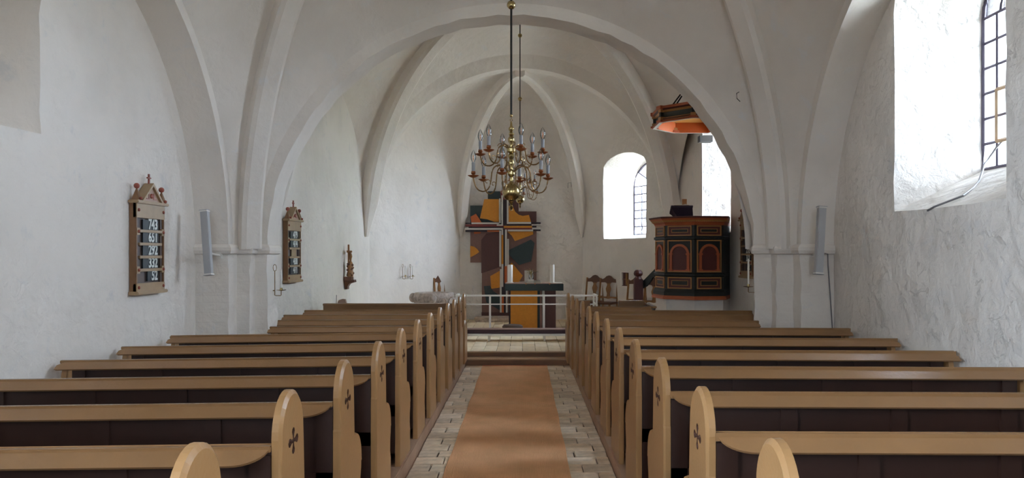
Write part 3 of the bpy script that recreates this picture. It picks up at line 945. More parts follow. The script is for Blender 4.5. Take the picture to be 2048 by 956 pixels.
# ================================================================ HYMN BOARDS
def txt(s, size, loc, mt, parent, sx=.86):
    cu = bpy.data.curves.new('t', 'FONT'); cu.body = s; cu.size = size; cu.align_x = 'RIGHT'
    cu.offset = size * .03; cu.extrude = .0015; cu.resolution_u = 3
    ob = bpy.data.objects.new('t', cu); C.objects.link(ob)
    dg = bpy.context.evaluated_depsgraph_get(); dg.update()
    me = bpy.data.meshes.new_from_object(ob.evaluated_get(dg))
    bpy.data.objects.remove(ob)
    # lettering stands in the local x-z plane and looks towards -y
    me.transform(Matrix(((sx, 0, 0, 0), (0, 0, -1, 0), (0, 1, 0, 0), (0, 0, 0, 1))))
    me.materials.clear(); me.materials.append(mt)
    o = bpy.data.objects.new('number', me); C.objects.link(o); o.parent = parent; o.location = loc
    return o
def hymn_board(loc, rz, numbers, label, scale=1.0):
    """front looks towards local -y, hung on the wall at local y=+.06; origin bottom centre of the face"""
    root = thing('hymn_board', label, 'hymn board', loc)
    root.rotation_euler = (0, 0, rz); root.scale = (scale,) * 3
    W, H, D = .485, .766, .06
    B = M['boardwood']
    def bx(name, x0, x1, y0, y1, z0, z1, mt, bev=.003, par=None):
        mb = MB(); mb.box((x0, y0, z0), (x1, y1, z1), mt); return mb.build(name, par or root, bevel=bev)
    bx('back_board', -W/2 + .02, W/2 - .02, .03, .045, .02, H - .02, M['boardback'], 0)
    for s in (-1, 1):
        bx('side_board', min(s*W/2, s*(W/2-.02)), max(s*W/2, s*(W/2-.02)), .0, D, .0, H, M['boardside'])
        bx('stile', min(s*(W/2-.02), s*(W/2-.055)), max(s*(W/2-.02), s*(W/2-.055)), .012, .03, .07, H - .11, M['boardback'], 0)
    bx('head_rail', -W/2, W/2, -.004, .03, H - .125, H, B)
    bx('foot_rail', -W/2, W/2, -.004, .03, .015, .085, B)
    bx('foot_moulding', -W/2 - .02, W/2 + .02, -.025, D, -.012, .018, B, .006)
    bx('cornice', -W/2 - .025, W/2 + .03, -.03, D, H - .004, H + .022, B, .006)
    z0, z1 = .085, H - .125; row = (z1 - z0) / 5
    for k in range(1, 5): bx('slat', -W/2 + .05, W/2 - .05, -.006, .026, z0 + k*row - .012, z0 + k*row + .012, B)
    for k, nmb in enumerate(numbers):
        zb = z1 - (k + 1) * row + .014
        if nmb is None:
            bx('blank_card', -.07, .10, .012, .022, zb, zb + row - .026, M['boardwood'], 0); continue
        w = .078 * len(nmb) + .03
        c = bx('number_card', .155 - w, .155, .012, .022, zb, zb + row - .026, M['card'], 0)
        txt(nmb, .122, (.135, .009, zb + .008), M['digit'], c)
    studs = [(s*(W/2-.03), z) for s in (-1, 1) for z in (.05, H-.06, z0 + row*1.02, z0 + row*4 - .005)]
    for x, z in studs:
        mb = MB()
        if z0 + .05 < z < z1: mb.box((x - .025, -.004, z - .03), (x + .025, .02, z + .03), B)
        mb.sphere((x, -.008, z), .014, M['rose'], 8, sy=.7); mb.build('stud', root, smooth=True)
    g = MB(); gw = .155
    g.prism([(-gw, -.004, H + .02), (gw, -.004, H + .02), (0, -.004, H + .155)], (0, .056, 0), M['boardside'], M['roselight']); gb = g.build('gable', root)
    for s in (-1, 1):
        mb = MB(); mb.prism([(s*gw, -.026, H + .02), (s*(gw + .028), -.026, H + .02), (0, -.026, H + .183), (0, -.026, H + .155)], (0, .082, 0), B); mb.build('raking_moulding', gb)
    mb = MB(); mb.sphere((0, -.008, H + .07), .022, M['rose'], 8, sy=.5); mb.build('boss', gb, smooth=True)
    for s in (-1, 1):
        mb = MB(); mb.prism([(s*.034, -.008, H+.04), (s*.085, -.008, H+.04), (s*.085, -.008, H+.048), (s*.046, -.008, H+.048), (s*.046, -.008, H+.088), (s*.034, -.008, H+.096)], (0, .005, 0), M['rose']); mb.build('carved_angle', gb)
    mb = MB(); mb.box((-.007, .01, H + .178), (.007, .024, H + .262), M['rose']); mb.box((-.028, .01, H + .222), (.028, .024, H + .234), M['rose']); mb.build('finial_cross', root)
    for s in (-1, 1):
        mb = MB(); x = s * (W/2 - .03)
        mb.add([(x-.032, -.02, H+.02), (x+.032, -.02, H+.02), (x+.032, .044, H+.02), (x-.032, .044, H+.02), (x, .012, H+.135)], [(0,1,4),(1,2,4),(2,3,4),(3,0,4),(0,3,2,1)], M['boardside'])
        p = mb.build('pinnacle', root)
        mb = MB(); mb.sphere((x, .012, H + .142), .024, M['rose'], 10); mb.build('ball', p, smooth=True)
        mb = MB(); mb.sphere((x, -.024, H + .036), .014, M['rose'], 8); mb.build('stud', p, smooth=True)
    return root
N1 = ['743', '651', '292', '332', '52']
hymn_board((-3.236, 6.435, 1.262), PI / 2, N1, 'big hymn board on the left wall reading 743 to 52')
hymn_board((-2.902, 9.4, 1.245), PI / 2 - .039, ['479', '474', None, '438', '471'], 'hymn board on the choir wall beside the left sconce')
hymn_board((2.992, 9.93, 1.28), -PI / 2 + .021, N1, 'hymn board half hidden behind the right pier')

# ================================================================ LOUDSPEAKERS, SCONCES, HOOKS, CABLES
def speaker(p0, p1, w, label, arm, cable=None):
    p0, p1 = Vector(p0), Vector(p1)
    root = thing('column_speaker', label, 'loudspeaker', (p0 + p1) / 2)
    t = (p1 - p0).normalized(); yv = Vector((0, 1, 0)); x = t.cross(yv).normalized(); yv = x.cross(t)
    mb = MB(); lp = []
    for a, b in ((-1, -1), (1, -1), (1, 1), (-1, 1)): lp.append(p0 + x * a * w / 2 + yv * b * w * .5)
    mb.prism(lp, p1 - p0, M['speaker']); a_ = mb.build('cabinet', root, bevel=.006)
    mb = MB()
    for f in (.0, .972):
        q = p0 + (p1 - p0) * f
        mb.prism([q + x * a * (w/2 + .003) + yv * b * (w * .5 + .003) for a, b in ((-1, -1), (1, -1), (1, 1), (-1, 1))], (p1 - p0) * .028, M['steel'])
    b_ = mb.build('end_cap', root)
    mb = MB(); mb.tube([(p0 + p1) / 2 + t * -.1, Vector(arm)], .012, M['steel']); mb.box(tuple(Vector(arm) - Vector((.025, .025, .03))), tuple(Vector(arm) + Vector((.025, .025, .03))), M['steel'])
    c_ = mb.build('bracket', root)
    place(root, [a_, b_, c_])
speaker(at(418, 551, 7.0), at(409, 420, 7.05), .066, 'slim grey column loudspeaker on the left pier', (-3.05, 7.44, 1.58))
speaker(at(1636.5, 549, 7.0), at(1643.5, 413, 7.05), .068, 'slim grey column loudspeaker on the right pier', (2.93, 7.42, 1.6))
mb = MB(); mb.tube([at(1650, 507, 7.25), at(1655.5, 508, 7.41), at(1656, 530, 7.41), at(1660, 585, 7.41), at(1665, 660, 7.41)], .006, M['cable'], 6)
tag(mb.build('speaker_cable'), 'thin wire running down the wall from the right loudspeaker', 'cable')

def sconce(base, dirv, label, s=1.0, candle=.33):
    """bent iron rod with a loop on top, pan and candle"""
    root = thing('wall_sconce', label, 'candle holder', base)
    d = Vector(dirv).normalized(); up = Vector((0, 0, 1))
    o = MB(); R = M['brassdark']
    top = up * .21 * s + d * .02
    loop = [top + up * (.035 + .035 * math.cos(a)) * s + Vector((-d.y, d.x, 0)) * 0 + d * .012 * math.sin(a) * s * 1.6 for a in [2 * PI * k / 14 for k in range(14)]]
    o.tube(loop, .0035, R, 5, closed=True)
    o.tube([top, -up * .05 * s + d * .02, d * .03 - up * .055 * s, d * .085 * s - up * .055 * s, d * .09 * s - up * .05 * s, d * .09 * s], .0045, R, 6)
    o.tube([d * .0 , d * .02], .006, R, 6)
    o.build('rod', root, smooth=True)
    p = MB(); p.lathe([(.002, -.006), (.05 * s, .004), (.052 * s, .008), (.014, .004), (.013, .03), (.011, .03)], d * .09 * s, M['brass'], 14); p.build('drip_pan', root, smooth=True)
    c = MB(); c.lathe([(.011, .02), (.0095, candle), (.004, candle + .012)], d * .09 * s, M['wax'], 10); c.build('candle', root, smooth=True)
    return root
sconce(at(546, 581, 7.98), (1, -.05, 0), 'bent iron sconce with tall candle on the left arch pier', 1.0, .22)
sconce(at(1514, 574, 7.98), (-1, -.05, 0), 'bent iron sconce with tall candle on the right arch pier', 1.05, .29)
sp = (APSE[1][0]-APSE[0][0], APSE[1][1]-APSE[0][1])
def ne(s, off_=0): 
    l = math.hypot(*sp); nx, ny = sp[1]/l, -sp[0]/l
    return (APSE[0][0] + sp[0]*s + nx*off_, APSE[0][1] + sp[1]*s + ny*off_)
for px, lab in ((803, 'left one of the two small sconces on the apse wall'), (818, 'right one of the two small sconces on the apse wall')):
    k = (px - VX) / F; s_ = (k * APSE[0][1] - APSE[0][0]) / (sp[0] - k * sp[1]); b_ = ne(s_, .01)
    sconce((b_[0], b_[1], EYE + (HY - 553) * b_[1] / F), (.9, -.4, 0), lab, .85, .2)
def hook(pts, label):
    mb = MB(); mb.tube(pts, .004, M['iron'], 5); tag(mb.build('wire_hook'), label, 'hook')
hook([at(460, 188, 7.55), at(459.5, 171, 7.5), at(466, 170.5, 7.5), at(467, 189, 7.55)], 'small black wire hook high on the left vault')
hook([at(1478, 184, 7.5), at(1473, 187, 7.48), at(1474, 197, 7.48), at(1480, 203, 7.52)], 'small curled wire hook high on the right vault')
hook([at(680, 318, 12.25), at(683, 315, 12.2), at(683.5, 306, 12.2)], 'tiny wire hook high on the choir wall above the crucifix')
hook([at(1136, 376, 16.0), at(1136, 366, 15.95), at(1142, 365, 15.95), at(1142.5, 374, 16.0)], 'tiny wire hook on the apse wall right of the chandelier')
# cables on the window sills
mb = MB(); mb.tube([(3.85, 5.95, 2.50), (3.82, 5.98, 2.45), (3.80, 6.02, 2.39), (3.74, 6.0, 2.32), (3.68, 5.93, 2.255), (3.55, 5.76, 2.165), (3.42, 5.62, 2.10), (3.27, 5.5, 2.03), (3.19, 5.54, 1.992), (3.11, 5.6, 1.952), (3.105, 5.68, 1.93)], .008, M['cable'], 6)
tag(mb.build('window_cable'), 'grey cable looping over the sill of the right wall window', 'cable')
q = lambda s, f, z: (se(s)[0] + off[0]*f, se(s)[1] + off[1]*f, z)
mb = MB(); mb.tube([q(.46, .97, 2.36), q(.43, .93, 2.3), q(.41, .9, 2.12), q(.40, .82, 2.02), q(.42, .6, 1.98)], .008, M['cable'], 6)
tag(mb.build('window_cable'), 'short dark cable hanging before the apse window', 'cable')

# ================================================================ CRUCIFIX
cx = at(668, 560, 11.9); root = thing('crucifix', 'carved wooden crucifix on a small bracket on the choir wall', 'crucifix', (-2.862, 11.9, cx.z))
W_ = M['oakdark']
mb = MB(); mb.prism([(0, -.07, .0), (.16, -.05, .0), (.165, -.05, -.03), (.08, -.04, -.055), (.045, -.03, -.10), (.04, -.02, -.145), (0, -.02, -.15)], (0, .11, 0), W_)
mb.box((0, -.085, -.0), (.12, .075, .055), W_); mb.build('bracket', root, bevel=.004)
mb = MB(); mb.box((.045, -.013, .05), (.07, .013, .57), M['oak']); mb.box((.045, -.085, .44), (.07, .085, .475), M['oak']); mb.build('cross', root, bevel=.003)
mb = MB()
rnd = random.Random(4)
prof = [(.02, .05), (.06, .055), (.065, .1), (.058, .16), (.064, .22), (.05, .27), (.035, .295), (.01, .305)]
mb.lathe(prof, (.085, 0, 0), M['oak'], 14, rx=.75, ry=1.0)
for k in range(26):
    a = rnd.uniform(0, 2*PI); z = rnd.uniform(.06, .28); mb.sphere((.085 + .045*math.cos(a), .055*math.sin(a), z), rnd.uniform(.012, .022), W_, 6)
mb.build('mourners_carving', root, smooth=True)
mb = MB(); mb.tube([(.09, 0, .29), (.088, .004, .34), (.094, 0, .38), (.088, 0, .43)], [.012, .017, .024, .018], M['oak'], 8); mb.sphere((.098, 0, .455), .019, M['oak'], 8)
mb.tube([(.085, 0, .43), (.08, -.05, .447), (.074, -.08, .46)], .008, M['oak'], 6); mb.tube([(.085, 0, .43), (.08, .05, .447), (.074, .08, .46)], .008, M['oak'], 6)
mb.build('carved_figure', root, smooth=True)

# ================================================================ FONT
fz = .165
root = thing('baptismal_font', 'grey carved stone font behind the front left pews', 'font', (-1.56, 13.0, fz))
mb = MB(); mb.lathe([(.30, 0), (.32, .12), (.22, .2), (.20, .42), (.26, .52)], (0, 0, 0), M['granite'], 24); mb.build('stem', root, smooth=True)
mb = MB(); mb.lathe([(.26, .52), (.35, .57), (.375, .64), (.36, .70), (.345, .735), (.335, .75), (.27, .75), (.25, .70), (.1, .64), (.01, .63)], (0, 0, 0), M['granite'], 32)
bowl = mb.build('bowl', root, smooth=True)
for k in range(12):
    a = 2 * PI * k / 12; mb = MB(); pts = []
    for i in range(9):
        b = PI * i / 8; aa = a + .2 * math.cos(b); rr_ = .372
        pts.append((rr_ * math.cos(aa), rr_ * math.sin(aa), .585 + .085 * math.sin(b)))
    mb.tube(pts, .011, M['granite'], 6); mb.build('carved_arcade', bowl, smooth=True)
for k in range(4):
    a = PI + PI / 2 * k + .05; mb = MB(); mb.sphere((.37 * math.cos(a), .37 * math.sin(a), .66), .07, M['granite'], 8, sz=1.2); mb.build('carved_head', bowl, smooth=True)

# ================================================================ ALTARPIECE
AD = 16.05
alt = thing('altarpiece', 'tall abstract altarpiece with a white cross over coloured panels', 'altarpiece', at(1000, 637, AD))
def pan(pts, name, mt, t0, t1, par=None, edge=None):
    """flat board outlined by photo points on the plane of the altarpiece, from t0 to t1 in front of the wall"""
    mb = MB(); lp = [at(x, y, AD) for x, y in pts]
    lp = [Vector((p.x, AD - t0, p.z)) for p in lp]
    mb.prism(lp, (0, -(t1 - t0), 0), edge or mt, mt)
    o = mb.build(name, par or alt); place(alt, [o]); return o
def rect(x0, y0, x1, y1): return [(x0, y0), (x1, y0), (x1, y1), (x0, y1)]
pan(rect(941, 458, 1033, 525), 'brown_panel', M['mauve'], .02, .06)
pan(rect(964, 440, 1033, 636), 'brown_panel', M['mauve'], .02, .061)
pan(rect(1010, 423, 1073, 562), 'brown_panel', M['mauve'], .02, .062)
pan([(1009, 400), (1020, 393), (1037.4, 396), (1037.4, 423.5), (1072, 423.5), (1072, 448), (1009, 448)], 'maroon_panel', M['maroon'], .062, .075)
pan(rect(976, 383, 1001, 400), 'green_panel', M['green'], .02, .07)
pan(rect(1001, 383, 1016, 404), 'red_panel', M['wine'], .02, .07)
pan([(941, 411.5), (966, 411.5), (966, 431), (1003, 441), (1003, 462), (941, 462)], 'green_panel', M['green'], .02, .07)
pan([(963, 480), (973, 467), (1000, 464), (1000, 534), (965, 546), (963, 546)], 'maroon_panel', M['maroon'], .061, .075)
pan(rect(963.5, 624, 1021, 636), 'base_board', M['maroon'], .061, .08)
pan([(948, 463.5), (963, 463.5), (961, 467), (949, 468)], 'rust_panel', M['rust'], .062, .078)
pan([(969, 399), (998, 399), (998, 444.5), (990, 444.5), (975, 439), (960.5, 437)], 'ochre_panel', M['ochre'], .07, .12)
pan([(942, 434), (952.4, 428), (971.5, 457), (945, 457)], 'rust_panel', M['rust'], .07, .12)
pan([(1017.5, 412), (1026, 414.5), (1030.5, 424), (1037.5, 430), (1045.5, 432.5), (1057.8, 430.3), (1062, 444.5), (1017.5, 444.5)], 'ochre_panel', M['ochre'], .075, .12)
pan([(1014, 463.5), (1066, 463.5), (1066.6, 469), (1030, 482.5), (1024, 472), (1018, 466)], 'ochre_panel', M['ochre'], .075, .12)
pan([(1018, 500), (1061.5, 479.5), (1069, 486), (1062.5, 522.5), (1038, 530), (1018, 510)], 'green_panel', M['green'], .062, .11)
pan([(981, 552), (1002, 540), (1002, 574.5), (983, 577)], 'ochre_panel', M['ochre'], .061, .11)
pan([(1023.5, 525), (1045.5, 551), (1037, 565.5), (1018, 565.5), (1018, 530)], 'ochre_panel', M['ochre'], .062, .11)
pan([(968, 572), (980, 571), (987, 582), (1000, 591), (1000, 620), (973, 604)], 'green_panel', M['green'], .061, .10)
pan([(941, 492), (948, 493), (955, 498), (959, 504), (952, 509), (941, 515)], 'ochre_panel', M['ochre'], .06, .10)
# cross made of strips
ST, PLM, WN, OC, RU = M['strip'], M['plum'], M['wine'], M['ochre'], M['rust']
for x0, y0, x1, y1, mt, a, b in [
    (998.6, 398, 1002, 447, ST, .10, .16), (1003.3, 392, 1006.3, 452, ST, .10, .18), (1006.3, 400, 1014, 451, PLM, .07, .14), (1014, 400, 1017.4, 448.2, ST, .10, .16),
    (944, 445.5, 998.6, 448.6, ST, .12, .16), (994, 449.2, 1003.3, 452, ST, .10, .16), (931.8, 446, 944, 448.3, PLM, .10, .14), (931.8, 449.4, 1008, 453.8, WN, .10, .15), (938, 454, 1008, 456.4, PLM, .07, .13), (931.8, 456.6, 1006, 460, ST, .10, .17), (931.8, 460.4, 975, 464, PLM, .08, .14), (975, 461, 999, 463.6, RU, .08, .13),
    (1017.4, 444.6, 1062, 448.2, ST, .12, .16), (1014, 448.6, 1063, 452, PLM, .08, .13), (1008, 452.2, 1064, 456, OC, .10, .145), (1010, 456.2, 1064, 459.4, WN, .10, .15), (1016, 459.6, 1066, 463, ST, .12, .17),
    (1062, 445, 1081, 448.2, PLM, .08, .14), (1063, 449, 1081, 451.8, ST, .10, .16), (1064, 452.2, 1072, 455.4, PLM, .08, .13), (1064, 455.8, 1081, 459, ST, .10, .17), (1066, 459.4, 1081, 462.4, PLM, .08, .14),
    (999, 461.5, 1002.6, 533, ST, .10, .16), (1003.6, 460, 1006.6, 470, ST, .10, .17), (1003.6, 470, 1007, 528, OC, .10, .15), (1007, 458, 1010.4, 533, PLM, .08, .13), (1010.4, 459.5, 1014, 532, ST, .10, .17), (1014.8, 478, 1018, 530, ST, .10, .15),
    (1003.6, 528, 1007, 573, ST, .10, .17), (1007, 533, 1009.4, 573, PLM, .08, .13), (1009.4, 532, 1014.4, 566, RU, .10, .15), (1014.4, 530, 1018, 566, ST, .10, .16),
    (1000.2, 538, 1003.6, 624, ST, .10, .16), (1003.8, 589, 1008, 624, RU, .10, .15), (1003.8, 573, 1008, 589, PLM, .08, .13), (1008, 566, 1012, 624, PLM, .07, .12), (1012, 581, 1015.4, 624, ST, .10, .16)]:
    pan(rect(x0, y0, x1, y1), 'cross_strip', mt, a, b)
root = thing('stone_block', 'rough weathered stone slab under the altarpiece', 'stone', (at(985, 645, 15.7).x, 15.68, .165))
mb = MB(); rnd = random.Random(6)
vs = [(x + rnd.uniform(-.03, .03), y + rnd.uniform(-.02, .02), z) for z in (0, .05, .095) for x, y in ((-.36, -.24), (-.12, -.26), (.12, -.25), (.36, -.22), (.36, .24), (.0, .25), (-.36, .24))]
mb.add(vs, [(a + i, a + (i+1) % 7, a + 7 + (i+1) % 7, a + 7 + i) for a in (0, 7) for i in range(7)] + [tuple(range(14, 21))], M['stone'])
mb.build('slab', root, bevel=.012)
# ================================================================ ALTAR
BD = 14.0
al = thing('altar', 'altar table with dark green slab and ochre front', 'altar', (at(1067, 0, BD).x, BD + .3, .165))
def ab(name, x0, x1, z0, z1, y0, y1, mt, bev=.0):
    mb = MB(); X0, X1 = at(x0, 0, BD).x, at(x1, 0, BD).x
    mb.box((X0, y0, z0), (X1, y1, z1), mt); o = mb.build(name, al, bevel=bev); place(al, [o]); return o
zt = at(0, 568, BD).z; zb = at(0, 581.5, BD).z
ab('slab', 1010, 1127, zb, zt, BD, BD + .62, M['green'], .004)
ab('slab_top', 1010.5, 1126.5, zt, zt + .012, BD + .01, BD + .62, M['slate'])
for x in (1052, 1070, 1099.5): ab('copper_clip', x - 1, x + 1, zt - .01, zt + .016, BD - .006, BD + .02, M['copper'])
ab('front_panel', 1021, 1075, .165, zb, BD + .08, BD + .5, M['ochre'])
ab('front_panel', 1017.5, 1021, .165, zb, BD + .14, BD + .5, M['plum'])
ab('front_panel', 1075, 1080, .165, zb, BD + .12, BD + .5, M['green'])
ab('front_panel', 1080, 1084, .165, zb, BD + .08, BD + .5, M['mauve'])
ab('white_strip', 1085, 1089.5, .165, zb, BD + .06, BD + .5, ST)
ab('front_panel', 1089.5, 1112, .165, zb, BD + .10, BD + .5, M['maroon'])
zT = zt + .0135
def candle_(x, r, h, label):
    p = at(x, 0, BD + .25)
    root = thing('altar_candle', label, 'candle', (p.x, BD + .25, zT))
    mb = MB(); mb.box((-r * 1.35, -r * 1.35, 0), (r * 1.35, r * 1.35, .012), M['steel']); mb.build('plate', root)
    mb = MB(); mb.lathe([(r, .012), (r, .012 + h - .006), (r * .9, .012 + h), (.004, .012 + h - .004)], (0, 0, 0), M['wax'], 20); mb.build('wax_body', root, smooth=True)
    mb = MB(); mb.tube([(0, 0, h), (0, .002, h + .025)], .002, M['iron'], 5); mb.build('wick', root)
candle_(1020.5, .046, .335, 'thick white candle at the left end of the altar')
candle_(1104.5, .042, .335, 'thick white candle at the right end of the altar')
p = at(1062.5, 0, BD + .3)
root = thing('flower_vase', 'small glass vase of dried grasses on the altar', 'vase', (p.x, BD + .33, zT + .06))
mb = MB(); mb.lathe([(.035, 0), (.05, .03), (.052, .07), (.042, .10), (.048, .12)], (0, 0, 0), M['vase'], 16); mb.build('glass_body', root, smooth=True)
rnd = random.Random(8)
for k in range(34):
    a = rnd.uniform(0, 2 * PI); sp_ = rnd.uniform(.03, .17); h = rnd.uniform(.16, .25) - sp_ * .3
    mb = MB(); mb.tube([(0, 0, .03), (.3 * sp_ * math.cos(a), .3 * sp_ * math.sin(a), .6 * h + .05), (sp_ * math.cos(a), sp_ * math.sin(a), h + rnd.uniform(-.03, .02))], [.003, .0035, .0012], M['reed'] if rnd.random() < .65 else M['stem'], 4); mb.build('grass_blade', root)
def book(x, y, z, w, d, h, rz, label, cov, name='altar_book'):
    root = thing(name, label, 'book', (x, y, z)); root.rotation_euler = (0, 0, rz)
    mb = MB(); mb.box((-w/2, -d/2, 0), (w/2, d/2, .004), cov); mb.box((-w/2, -d/2, h - .004), (w/2, d/2, h), cov); mb.box((-w/2, d/2 - .004, 0), (w/2, d/2, h), cov); mb.build('cover', root)
    mb = MB(); mb.box((-w/2 + .004, -d/2 + .004, .004), (w/2 - .004, d/2 - .004, h - .004), M['page']); mb.build('pages', root)
bx_ = lambda x: at(x, 0, BD + .2).x
book(bx_(1060), BD + .25, zT, .15, .20, .028, .0, 'grey book lying under the vase', M['greyprint'])
book(bx_(1061.5), BD + .28, zT + .028, .12, .16, .03, .0, 'pale book between the vase and a grey book', M['page'])
book(bx_(1074), BD + .2, zT, .13, .18, .022, .08, 'lower grey book beside the vase', M['greyprint'])
book(bx_(1074), BD + .2, zT + .022, .12, .17, .026, .02, 'upper dark book beside the vase', M['card'])
mb = MB(); mb.box((-.085, -.11, 0), (.085, .11, .004), M['page'])
o = mb.build('paper_sheet'); o.location = (bx_(1115), BD + .16, zT); tag(o, 'white paper at the right end of the altar', 'paper')
mb = MB(); mb.box((at(1049, 0, BD + .5).x, BD + .5, zT), (at(1066, 0, BD + .5).x, BD + .512, zT + .23), M['strip'])
tag(mb.build('white_card'), 'white upright card standing behind the vase on the altar', 'card')
# stool
p = at(1025, 657, 13.3)
root = thing('kneeling_stool', 'small stool with round brown cushion before the altar', 'stool', (p.x, 13.4, .165))
mb = MB(); mb.box((-.14, -.10, 0), (.14, .10, .085), M['stoolbase']); mb.build('base', root, bevel=.006)
mb = MB(); mb.lathe([(.12, .08), (.185, .09), (.19, .115), (.16, .145), (.06, .158), (.002, .16)], (0, 0, 0), M['stool'], 24, ry=.75); mb.build('cushion', root, smooth=True)
# ================================================================ COMMUNION RAIL AND KNEELER
KD = 12.45
root = thing('communion_rail', 'white steel communion rail with thin posts', 'rail', (-.1, KD, .165))
parts = []
xs = [-1.12, -.555, .353, 1.237]
for x in xs:
    mb = MB(); mb.box((x - .016, KD - .012, .165), (x + .016, KD + .012, .885), M['steel']); parts.append(mb.build('post', root))
mb = MB(); mb.box((xs[0] - .02, KD - .02, .878), (xs[-1] + .02, KD + .02, .905), M['steel']); parts.append(mb.build('top_rail', root, bevel=.004))
mb = MB(); mb.box((xs[0], KD - .008, .737), (xs[-1], KD + .008, .757), M['steel']); parts.append(mb.build('lower_rail', root))
for x in (xs[0], xs[-1]):
    mb = MB(); mb.box((x - .018, KD, .88), (x + .018, KD + .5, .903), M['steel']); parts.append(mb.build('return_rail', root))
    mb = MB(); mb.box((x - .008, KD, .739), (x + .008, KD + .5, .755), M['steel']); parts.append(mb.build('return_rail', root))
    mb = MB(); mb.box((x - .016, KD + .48, .165), (x + .016, KD + .504, .885), M['steel']); parts.append(mb.build('post', root))
place(root, parts)
root = thing('kneeler_bench', 'long maroon cushioned kneeler on a white steel frame', 'kneeler', (-.1, 12.25, .165))
parts = []
mb = MB(); mb.box((-1.25, 12.04, .255), (1.22, 12.40, .286), M['steel']); parts.append(mb.build('frame', root, bevel=.004))
mb = MB(); mb.box((-1.24, 12.10, .288), (1.21, 12.39, .345), M['leather']); parts.append(mb.build('cushion', root, bevel=.012))
mb = MB(); mb.box((-1.235, 12.125, .345), (1.205, 12.385, .356), M['cushtop']); parts.append(mb.build('cushion_top', root, bevel=.004))
for x in xs:
    mb = MB(); mb.box((x - .016, 12.09, .165), (x + .016, 12.12, .256), M['steel']); parts.append(mb.build('leg', root))
place(root, parts)

# ================================================================ CHAIRS
def chair(loc, rz, label, group):
    """faces local -y; splat-back oak chair"""
    root = thing('oak_chair', label, 'chair', loc, group); root.rotation_euler = (0, 0, rz)
    w = .21
    for s in (-1, 1):
        mb = MB(); mb.tube([(s * (w - .01), .19, 0), (s * (w - .01), .19, .45), (s * (w - .03), .235, .93)], .021, M['oak'], 4); mb.build('back_post', root)
        mb = MB(); mb.lathe([(.018, 0), (.022, .04), (.014, .08), (.024, .24), (.016, .30), (.022, .36), (.022, .42)], (s * (w - .02), -.19, 0), M['oak'], 10); mb.build('leg', root, smooth=True)
        mb = MB(); mb.box((min(s*(w-.03), s*(w-.01)), -.18, .12), (max(s*(w-.03), s*(w-.01)), .19, .15), M['oak']); mb.build('stretcher', root)
    mb = MB(); mb.box((-w - .015, -.22, .42), (w + .015, .205, .455), M['oakdark']); mb.build('seat', root, bevel=.012)
    yb = lambda z: .19 + .045 * (z - .45) / .48
    crest = [(-w + .02, .84), (-w + .02, .91), (-.12, .915), (-.085, .935), (-.05, .97), (0, .985), (.05, .97), (.085, .935), (.12, .915), (w - .02, .91), (w - .02, .84), (.08, .845), (0, .82), (-.08, .845)]
    mb = MB(); mb.prism([(x, yb(z) - .014, z) for x, z in crest], (0, .028, 0), M['oakdark']); mb.build('crest_rail', root)
    half = [(.055, .535), (.035, .57), (.03, .62), (.055, .69), (.058, .72), (.035, .78), (.03, .80), (.05, .835)]
    sp2 = [(x, z) for x, z in half] + [(-x, z) for x, z in half[::-1]]
    mb = MB(); mb.prism([(x, yb(z) - .007, z) for x, z in sp2], (0, .014, 0), M['oak']); mb.build('splat', root)
    mb = MB(); mb.prism([(x, yb(.52) - .012, z) for x, z in ((-w + .02, .515), (-.08, .525), (0, .51), (.08, .525), (w - .02, .515), (w - .02, .555), (-w + .02, .555))], (0, .024, 0), M['oak']); mb.build('lower_rail', root)
    return root
rzc = math.atan2(-.87, -.49) + PI / 2      # backs against the south-east wall
grp = 'oak chairs along the apse wall'
for s_, o_, lab in ((.24, .27, 'splat-back oak chair nearest the altar, behind the rail corner'), (.41, .27, 'splat-back oak chair next to the rail corner, below the apse window'),
                (.735, .27, 'splat-back oak chair half hidden behind the stair newel'), (.915, .27, 'splat-back oak chair beside the pulpit base')):
    x, y = se(s_); chair((x - .87 * o_, y - .49 * o_, .165), rzc, lab, grp)
chair((-1.55, 15.35, .165), PI / 2 - .42, 'lone splat-back oak chair behind the stone font', None)
# aumbry
root = thing('wall_cupboard', 'small open wooden cupboard set in the apse wall', 'cupboard', (*se(.525), .95))
L_ = math.hypot(APSE[3][0]-APSE[2][0], APSE[3][1]-APSE[2][1])
nx_, ny_ = .87, .49
def sbox(name, s0, s1, z0, z1, f0, f1, mt):
    mb = MB(); a, b = se(s0), se(s1)
    mb.prism([(a[0] + nx_*f0, a[1] + ny_*f0, z0), (b[0] + nx_*f0, b[1] + ny_*f0, z0), (b[0] + nx_*f0, b[1] + ny_*f0, z1), (a[0] + nx_*f0, a[1] + ny_*f0, z1)], (nx_*(f1-f0), ny_*(f1-f0), 0), mt)
    o = mb.build(name, root); place(root, [o])
sbox('back', .485, .565, .95, 1.22, .03, .045, M['pulmaroon'])
sbox('side', .485, .49, .95, 1.22, .0, .03, M['wall']); sbox('side', .56, .565, .95, 1.22, .0, .03, M['pulmaroon'])
sbox('top', .485, .565, 1.21, 1.22, .0, .03, M['pulmaroon']); sbox('bottom', .485, .565, .95, .96, .0, .03, M['pulmaroon'])
sbox('shelf', .49, .56, 1.08, 1.09, .005, .03, M['oak']); sbox('door', .545, .558, .965, 1.205, -.03, .028, M['oak'])
sbox('frame', .475, .485, .94, 1.24, -.006, .02, M['wall']); sbox('frame', .475, .575, 1.22, 1.235, -.006, .02, M['wall'])

